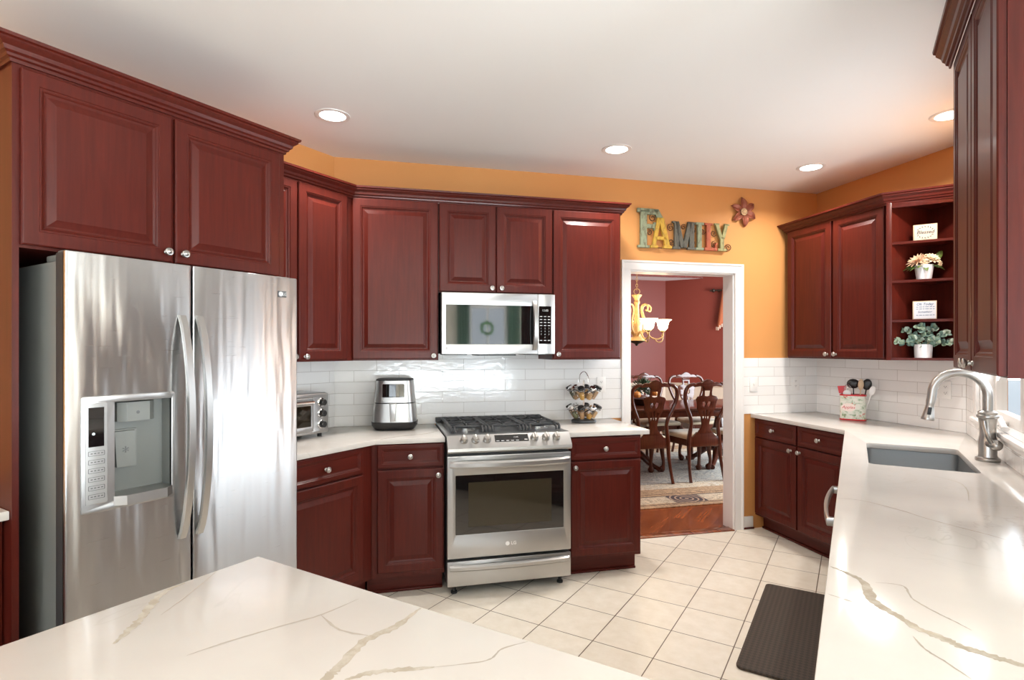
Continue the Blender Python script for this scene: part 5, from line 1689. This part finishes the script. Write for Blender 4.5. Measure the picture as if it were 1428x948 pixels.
# ================================================================== DINING ROOM
def chair():
    r = thing('dining_chair', None, 'chair', (0, 0, 0), 0, 'dining chairs around the table')
    SG = [(0.0, 0.205, -0.075), (0.10, 0.200, -0.045), (0.28, 0.190, -0.010), (0.44, 0.186, 0.0), (0.54, 0.172, -0.004), (0.62, 0.163, -0.010), (0.70, 0.180, -0.020), (0.79, 0.222, -0.034), (0.88, 0.255, -0.048), (0.955, 0.262, -0.058), (1.015, 0.246, -0.066), (1.048, 0.205, -0.069), (1.056, 0.160, -0.069)]
    RS = [0.018, 0.016, 0.019, 0.023, 0.022, 0.020, 0.020, 0.021, 0.021, 0.021, 0.020, 0.020, 0.019]
    for sx in (-1, 1):
        MB().tube(spline([(sx * x_, y_, z_) for z_, x_, y_ in SG], 4), lerp_r(RS, 4), 10).build('stile', 'mahogany', r)
        MB().tube(spline([(sx * 0.232, 0.470, 0.43), (sx * 0.246, 0.488, 0.35), (sx * 0.243, 0.484, 0.24), (sx * 0.232, 0.472, 0.13), (sx * 0.232, 0.474, 0.075), (sx * 0.238, 0.486, 0.045), (sx * 0.242, 0.494, 0.03), (sx * 0.242, 0.494, 0.001)], 4),
                  lerp_r([0.036, 0.038, 0.026, 0.018, 0.020, 0.034, 0.038, 0.024], 4), 10).build('leg', 'mahogany', r)
    top = [(-0.175, 1.046), (-0.13, 1.072), (-0.10, 1.078), (-0.075, 1.072), (-0.05, 1.092), (-0.02, 1.106), (0, 1.110)]
    top += [(-x_, z_) for x_, z_ in top[-2::-1]]
    bot = [(0.16, 1.026), (0.10, 1.035), (0.06, 1.030), (0.045, 0.985), (-0.045, 0.985), (-0.06, 1.030), (-0.10, 1.035), (-0.16, 1.026)]
    MB().put(shape(top + bot[:3] + [(0.05, 1.0), (-0.05, 1.0)] + bot[5:], [], 0.030, 0.005), FRONT(0, -0.055, 0)).build('crest_rail', 'mahogany', r)
    half = [(0.058, 1.005), (0.055, 0.965), (0.060, 0.935), (0.115, 0.920), (0.132, 0.895), (0.120, 0.865), (0.112, 0.83), (0.110, 0.79), (0.085, 0.74), (0.058, 0.69), (0.046, 0.62), (0.050, 0.58), (0.075, 0.55), (0.09, 0.52)]
    outl = half + [(-x_, z_) for x_, z_ in half[::-1]]
    holes = [[(-0.034, 0.985), (0.034, 0.985), (0.030, 0.93), (0.0, 0.922), (-0.030, 0.93)],
             [(-0.052, 0.862), (-0.020, 0.868), (-0.007, 0.84), (-0.022, 0.80), (-0.046, 0.825)], [(0.052, 0.862), (0.020, 0.868), (0.007, 0.84), (0.022, 0.80), (0.046, 0.825)],
             [(-0.058, 0.755), (-0.030, 0.765), (-0.016, 0.70), (-0.028, 0.66)], [(0.058, 0.755), (0.030, 0.765), (0.016, 0.70), (0.028, 0.66)],
             [(-0.010, 0.775), (0.010, 0.775), (0.006, 0.68), (-0.006, 0.68)]]
    sp_ = shape(outl, holes, 0.014, 0.002)
    sh = Matrix(((1, 0, 0, 0), (0, 0, -1, 0), (0, 1, 0, 0), (0, 0, 0, 1)))
    sp2 = MB().put(sp_, sh)
    sp2.v = [(v[0], v[1] - 0.004 - 0.055 * max(0, (v[2] - 0.5) / 0.5) ** 1.2, v[2]) for v in sp2.v]
    sp2.build('splat', 'mahogany', r)
    MB().put(shape([(-0.178, 0.37), (0.178, 0.37), (0.178, 0.47), (0.13, 0.49), (0.095, 0.53), (-0.095, 0.53), (-0.13, 0.49), (-0.178, 0.47)], [], 0.026, 0.004), FRONT(0, 0.013, 0)).build('back_rail', 'mahogany', r)
    ap = [(-0.182, 0.012), (0.182, 0.012), (0.240, 0.470), (-0.240, 0.470)]
    mb = MB(); mb.prism(ap, 0.375, 0.447)
    mb.build('seat_frame', 'mahogany', r)
    cu_ = [(-0.190, 0.022), (0.190, 0.022), (0.246, 0.485), (-0.246, 0.485)]
    vs, fs = [], []
    for z_, k_ in ((0.4475, 0.97), (0.465, 1.0), (0.485, 0.97), (0.497, 0.88), (0.502, 0.5)):
        vs += [(x_ * k_, 0.25 + (y_ - 0.25) * k_, z_) for x_, y_ in cu_]
    for j in range(4):
        for i in range(4): fs.append((j * 4 + i, j * 4 + (i + 1) % 4, (j + 1) * 4 + (i + 1) % 4, (j + 1) * 4 + i))
    fs += [(3, 2, 1, 0), (16, 17, 18, 19)]
    MB().add(vs, fs).build('seat', 'fabric_cream', r, ang=50)
    return r
P0 = lambda u, s: ((u + s) / R2, (u - s) / R2, 0.0)
RUGZ = 0.0095
proto = chair()
spots = [(2.86, -5.47, 45, 'dining chair with pierced splat, back to the doorway, left one behind the range counter'),
         (3.482, -5.47, 45, 'dining chair with pierced splat, back to the doorway, right one fully in the opening'),
         (4.095, -5.47, 45, 'dining chair mostly hidden behind the right door jamb'),
         (3.588, -7.03, 225, 'dining chair across the table behind the greenery centrepiece'),
         (4.227, -7.03, 225, 'dining chair across the table with light gleaming on its back'),
         (2.95, -7.03, 225, 'dining chair across the table hidden by the left door casing')]
for i, (u, s, dg, lb_) in enumerate(spots):
    c_ = proto if i == 0 else copy_tree(proto)
    x, y, z = P0(u, s)
    c_.location = (x, y, RUGZ + 0.0005); c_.rotation_euler = (0, 0, radians(dg))
    c_['label'] = lb_

# table
TU, TS, TL, TW = 3.55, -6.22, 1.15, 0.50
x, y, z = P0(TU, TS)
r = thing('dining_table', 'long polished mahogany dining table in the room beyond the doorway', 'table', (x, y, RUGZ + 0.0005), radians(45))
MB().put(shape(rrect(-TL, TL, -TW, TW, 0.12), [], 0.026, 0.008), Matrix.Translation((0, 0, 0.733))).build('tabletop', 'mahogany', r)
mb = MB().put(shape(rrect(-TL + 0.06, TL - 0.06, -TW + 0.05, TW - 0.05, 0.10), [rrect(-TL + 0.09, TL - 0.09, -TW + 0.08, TW - 0.08, 0.08)], 0.075, 0.003), Matrix.Translation((0, 0, 0.6575)))
mb.build('apron', 'mahogany', r)
for px_ in (-0.62, 0.62):
    pd = MB().lathe([(0, 0.16), (0.05, 0.16), (0.085, 0.20), (0.07, 0.25), (0.055, 0.30), (0.075, 0.36), (0.085, 0.44), (0.06, 0.52), (0.05, 0.58), (0.10, 0.64), (0.20, 0.657), (0.20, 0.7325), (0, 0.7325)], 22, (px_, 0, 0)).build('pedestal', 'mahogany', r)
    for k_ in range(4):
        a_ = radians(45 + 90 * k_)
        MB().tube(spline([(px_ + 0.05 * cos(a_), 0.05 * sin(a_), 0.20), (px_ + 0.15 * cos(a_), 0.15 * sin(a_), 0.19), (px_ + 0.27 * cos(a_), 0.27 * sin(a_), 0.09), (px_ + 0.36 * cos(a_), 0.36 * sin(a_), 0.045), (px_ + 0.40 * cos(a_), 0.40 * sin(a_), 0.028)], 4), lerp_r([0.04, 0.045, 0.03, 0.025, 0.034], 4), 10).build('foot', 'mahogany', pd)

# centrepiece
x, y, z = P0(3.13, -6.22)
TT = RUGZ + 0.0005 + 0.759 + 0.0006
r = thing('centerpiece', 'pine greenery centrepiece with small orange pumpkins on the dining table', 'centrepiece', (x, y, TT), radians(45))
MB().lathe([(0, 0), (0.09, 0), (0.13, 0.05), (0.14, 0.08), (0.12, 0.08), (0, 0.07)], 20).build('bowl', 'bronze', r)
mb = MB()
rr_ = random.Random(3)
for k_ in range(420):
    th, ph = rr_.uniform(0, 2 * pi), rr_.uniform(-0.25, 1.5)
    d_ = Vector((cos(th) * cos(ph), sin(th) * cos(ph), sin(ph)))
    b_ = Vector((0, 0, 0.16)) + Vector((d_.x * 0.16, d_.y * 0.13, d_.z * 0.13)) * rr_.uniform(0.2, 1.0)
    leafquad(mb, b_, d_ + Vector((rr_.uniform(-.5, .5), rr_.uniform(-.5, .5), rr_.uniform(-.3, .5))), (0, 0, 1), rr_.uniform(0.04, 0.075), 0.016, 0.2, 0, 3)
tag(mb.build('greenery', 'pine', r, solid=0.0008), kind='stuff')
for px_, py_, pz_ in ((-0.135, -0.11, 0.135), (0.085, -0.13, 0.155)):
    pk = MB()
    for k_ in range(8):
        a_ = k_ * pi / 4; pk.sphere((px_ + 0.016 * cos(a_), py_ + 0.016 * sin(a_), pz_), 0.036, 10, sc=(1, 1, 1.05))
    pk.tube([(px_, py_, pz_ + 0.034), (px_ + 0.006, py_, pz_ + 0.052)], 0.005, 6)
    pk.build('pumpkin', 'pumpkin', r)

# rug
x, y, z = P0(3.55, -4.63 - HY)
o = MB().box(-HX, HX, -HY, HY, 0.0004, RUGZ, 0.003).build('rug', 'rug', None, (x, y, 0), radians(45))
tag(o, 'cream and brown bordered rug beneath the dining table', 'rug')

# chandelier
x, y, z = P0(3.064, -6.25)
r = thing('chandelier', 'gold scrolled chandelier with glowing frosted bell shades in the dining room', 'chandelier', (x, y, TZ), radians(20))
ZZ = lambda z_: z_ - TZ
MB().lathe([(0, ZZ(TZ)), (0.06, ZZ(TZ)), (0.055, -0.02), (0.02, -0.04), (0, -0.04)], 20).build('canopy', 'gold', r)
mb = MB()
zc_, k_ = -0.04, 0
while zc_ > ZZ(2.16):
    pl = (lambda a_: (0.012 * cos(a_), 0, 0.022 * sin(a_))) if k_ % 2 else (lambda a_: (0, 0.012 * cos(a_), 0.022 * sin(a_)))
    mb.tube([Vector(pl(2 * pi * i / 10)) + Vector((0, 0, zc_ - 0.02)) for i in range(10)], 0.003, 5, closed=True)
    zc_ -= 0.037; k_ += 1
mb.tube([Vector((0.035 * cos(2 * pi * i / 16), 0, 0.035 * sin(2 * pi * i / 16))) + Vector((0, 0, ZZ(2.14))) for i in range(16)], 0.005, 6, closed=True)
mb.build('chain', 'gold', r)
MB().lathe([(0, ZZ(2.105)), (0.062, ZZ(2.10)), (0.056, ZZ(2.085)), (0.035, ZZ(2.06)), (0.028, ZZ(2.03)), (0.036, ZZ(2.02)), (0.036, ZZ(2.00)), (0.026, ZZ(1.98)), (0.032, ZZ(1.80)), (0.044, ZZ(1.77)), (0.044, ZZ(1.74)), (0.034, ZZ(1.72)), (0.040, ZZ(1.68)), (0.055, ZZ(1.64)), (0.045, ZZ(1.60)), (0.11, ZZ(1.555)), (0.115, ZZ(1.545)), (0, ZZ(1.545))], 24).build('column', 'gold', r)
MB().lathe([(0.105, ZZ(1.5445)), (0.06, ZZ(1.52)), (0.022, ZZ(1.505)), (0.014, ZZ(1.485)), (0, ZZ(1.480))], 20).build('finial', 'bronze', r)
for k_ in range(5):
    a_ = 2 * pi * k_ / 5 + 0.12
    ca, sa = cos(a_), sin(a_)
    RP = [(0.04, 1.60), (0.10, 1.66), (0.17, 1.585), (0.25, 1.565), (0.310, 1.60), (0.310, 1.655)]
    mb = MB(); mb.tube(spline([(q * ca, q * sa, ZZ(z_)) for q, z_ in RP], 5), 0.009, 8)
    cl_ = [(0.310 - 0.045 + 0.045 * cos(t), 1.575 + 0.05 * sin(t)) for t in [0.9 - i * 0.35 for i in range(12)]]
    mb.tube([(q * ca, q * sa, ZZ(z_)) for q, z_ in cl_], 0.007, 6)
    UP = [(0.035, 1.62), (0.10, 1.68), (0.105, 1.80), (0.075, 1.90), (0.09, 1.965), (0.15, 1.98), (0.185, 1.945), (0.175, 1.905), (0.15, 1.91)]
    mb.tube(spline([(q * cos(a_ + 0.3), q * sin(a_ + 0.3), ZZ(z_)) for q, z_ in UP], 5), 0.010, 8)
    mb.lathe([(0, 0), (0.012, 0), (0.030, 0.02), (0.026, 0.028), (0, 0.028)], 14, (0.310 * ca, 0.310 * sa, ZZ(1.642)))
    arm = mb.build('arm', 'gold', r)
    MB().lathe([(0.034, 0), (0.054, 0.02), (0.063, 0.06), (0.071, 0.095), (0.090, 0.116), (0.106, 0.124), (0.104, 0.127), (0.084, 0.119), (0.065, 0.097), (0.056, 0.06), (0.048, 0.024), (0.030, 0.004)], 24, (0.310 * ca, 0.310 * sa, ZZ(1.672)), cap=False).build('shade', 'shade', arm)
    pl = bpy.data.lights.new('chandelier_bulb', 'POINT'); pl.energy = 3.0; pl.color = (1.0, 0.72, 0.40); pl.shadow_soft_size = 0.03
    po = bpy.data.objects.new('chandelier_bulb', pl); COL.objects.link(po); po.parent = r; po.location = (0.310 * ca, 0.310 * sa, ZZ(1.83))

# curtain rod with valance on the far right dining wall
r = thing('curtain_rod', 'bronze curtain rod with finial on the far dark red dining wall', 'curtain rod', (-1.30, CRN[1] - 0.001, 2.50))
mb = MB(); mb.tube([(-0.86, -0.08, 0), (0.55, -0.08, 0)], 0.014, 10); mb.sphere((-0.88, -0.08, 0), 0.034, 12); mb.sphere((-0.925, -0.08, 0), 0.020, 10)
mb.build('rod', 'bronze', r)
for x_ in (-0.80, 0.45):
    MB().tube([(x_, -0.08, -0.018), (x_, -0.03, -0.022), (x_, 0.0, -0.022)], 0.010, 8).build('bracket', 'bronze', r)
vr = thing('valance', 'rust fabric swag with cream fringe hanging from the dining room curtain rod', 'valance', (-1.30, CRN[1] - 0.082, 2.515))
def swag(u_, v_):
    x_ = -0.72 + 1.2 * u_
    drop = 0.40 + 0.32 * (abs(u_ - 0.5) * 2) ** 2
    return (x_ - 0.10 * v_ * (1 if u_ < 0.2 else 0.4), -0.020 - 0.02 * sin(u_ * 40) * (0.3 + v_), -drop * v_ * (1.0 if u_ > 0.02 else 0.95))
MB().grid(swag, 50, 8).build('cloth', 'valance', vr, solid=0.004)
mb = MB()
for i in range(40):
    p = swag(i / 39, 1.0); mb.box(p[0] - 0.012, p[0] + 0.012, p[1] - 0.008, p[1] + 0.008, p[2] - 0.05, p[2] + 0.01, 0.004)
mb.build('fringe', 'fringe', vr)

# ================================================================== SEEN IN THE MICROWAVE GLASS: wreath and curtains on the bay window
wc = FB.w(3.465 - 2.07, -0.03, 1.84)
r = thing('wreath', 'round green leaf wreath hung on the bay window, mirrored in the microwave door', 'wreath', wc[:], FB.a)
mb = MB()
for k_ in range(160):
    a_ = rr_.uniform(0, 2 * pi)
    b_ = Vector((0.095 * cos(a_), -0.012, 0.095 * sin(a_))) + Vector((rr_.uniform(-.02, .02), rr_.uniform(-.015, .01), rr_.uniform(-.02, .02)))
    leafquad(mb, b_, (cos(a_ + rr_.uniform(0.3, 1.4)), rr_.uniform(-0.7, 0.0), sin(a_ + rr_.uniform(0.3, 1.4))), (0, -1, 0), rr_.uniform(0.035, 0.055), 0.02, 0.1, 0, 3)
mb.build('leaves', mat('bright_green_leaf', (0.06, 0.26, 0.03), 0.5), r, solid=0.0008)
MB().tube([(0.095 * cos(2 * pi * i / 24), -0.008, 0.095 * sin(2 * pi * i / 24)) for i in range(24)], 0.008, 6, closed=True).build('hoop', 'stem', r)
for lab, xa, xb in (('sage green curtain panel left of the bay window', 1.74, 1.98), ('sage green curtain panel right of the bay window', 0.74, 1.00)):
    def cur(u_, v_): return (xa + (xb - xa) * u_, -0.07 + 0.022 * sin(u_ * 30), 0.02 + v_ * 2.42)
    o = MB().grid(cur, 40, 2).build('curtain', 'curtain_green', None, FB.o[:], FB.a, solid=0.003)
    tag(o, lab, 'curtain')
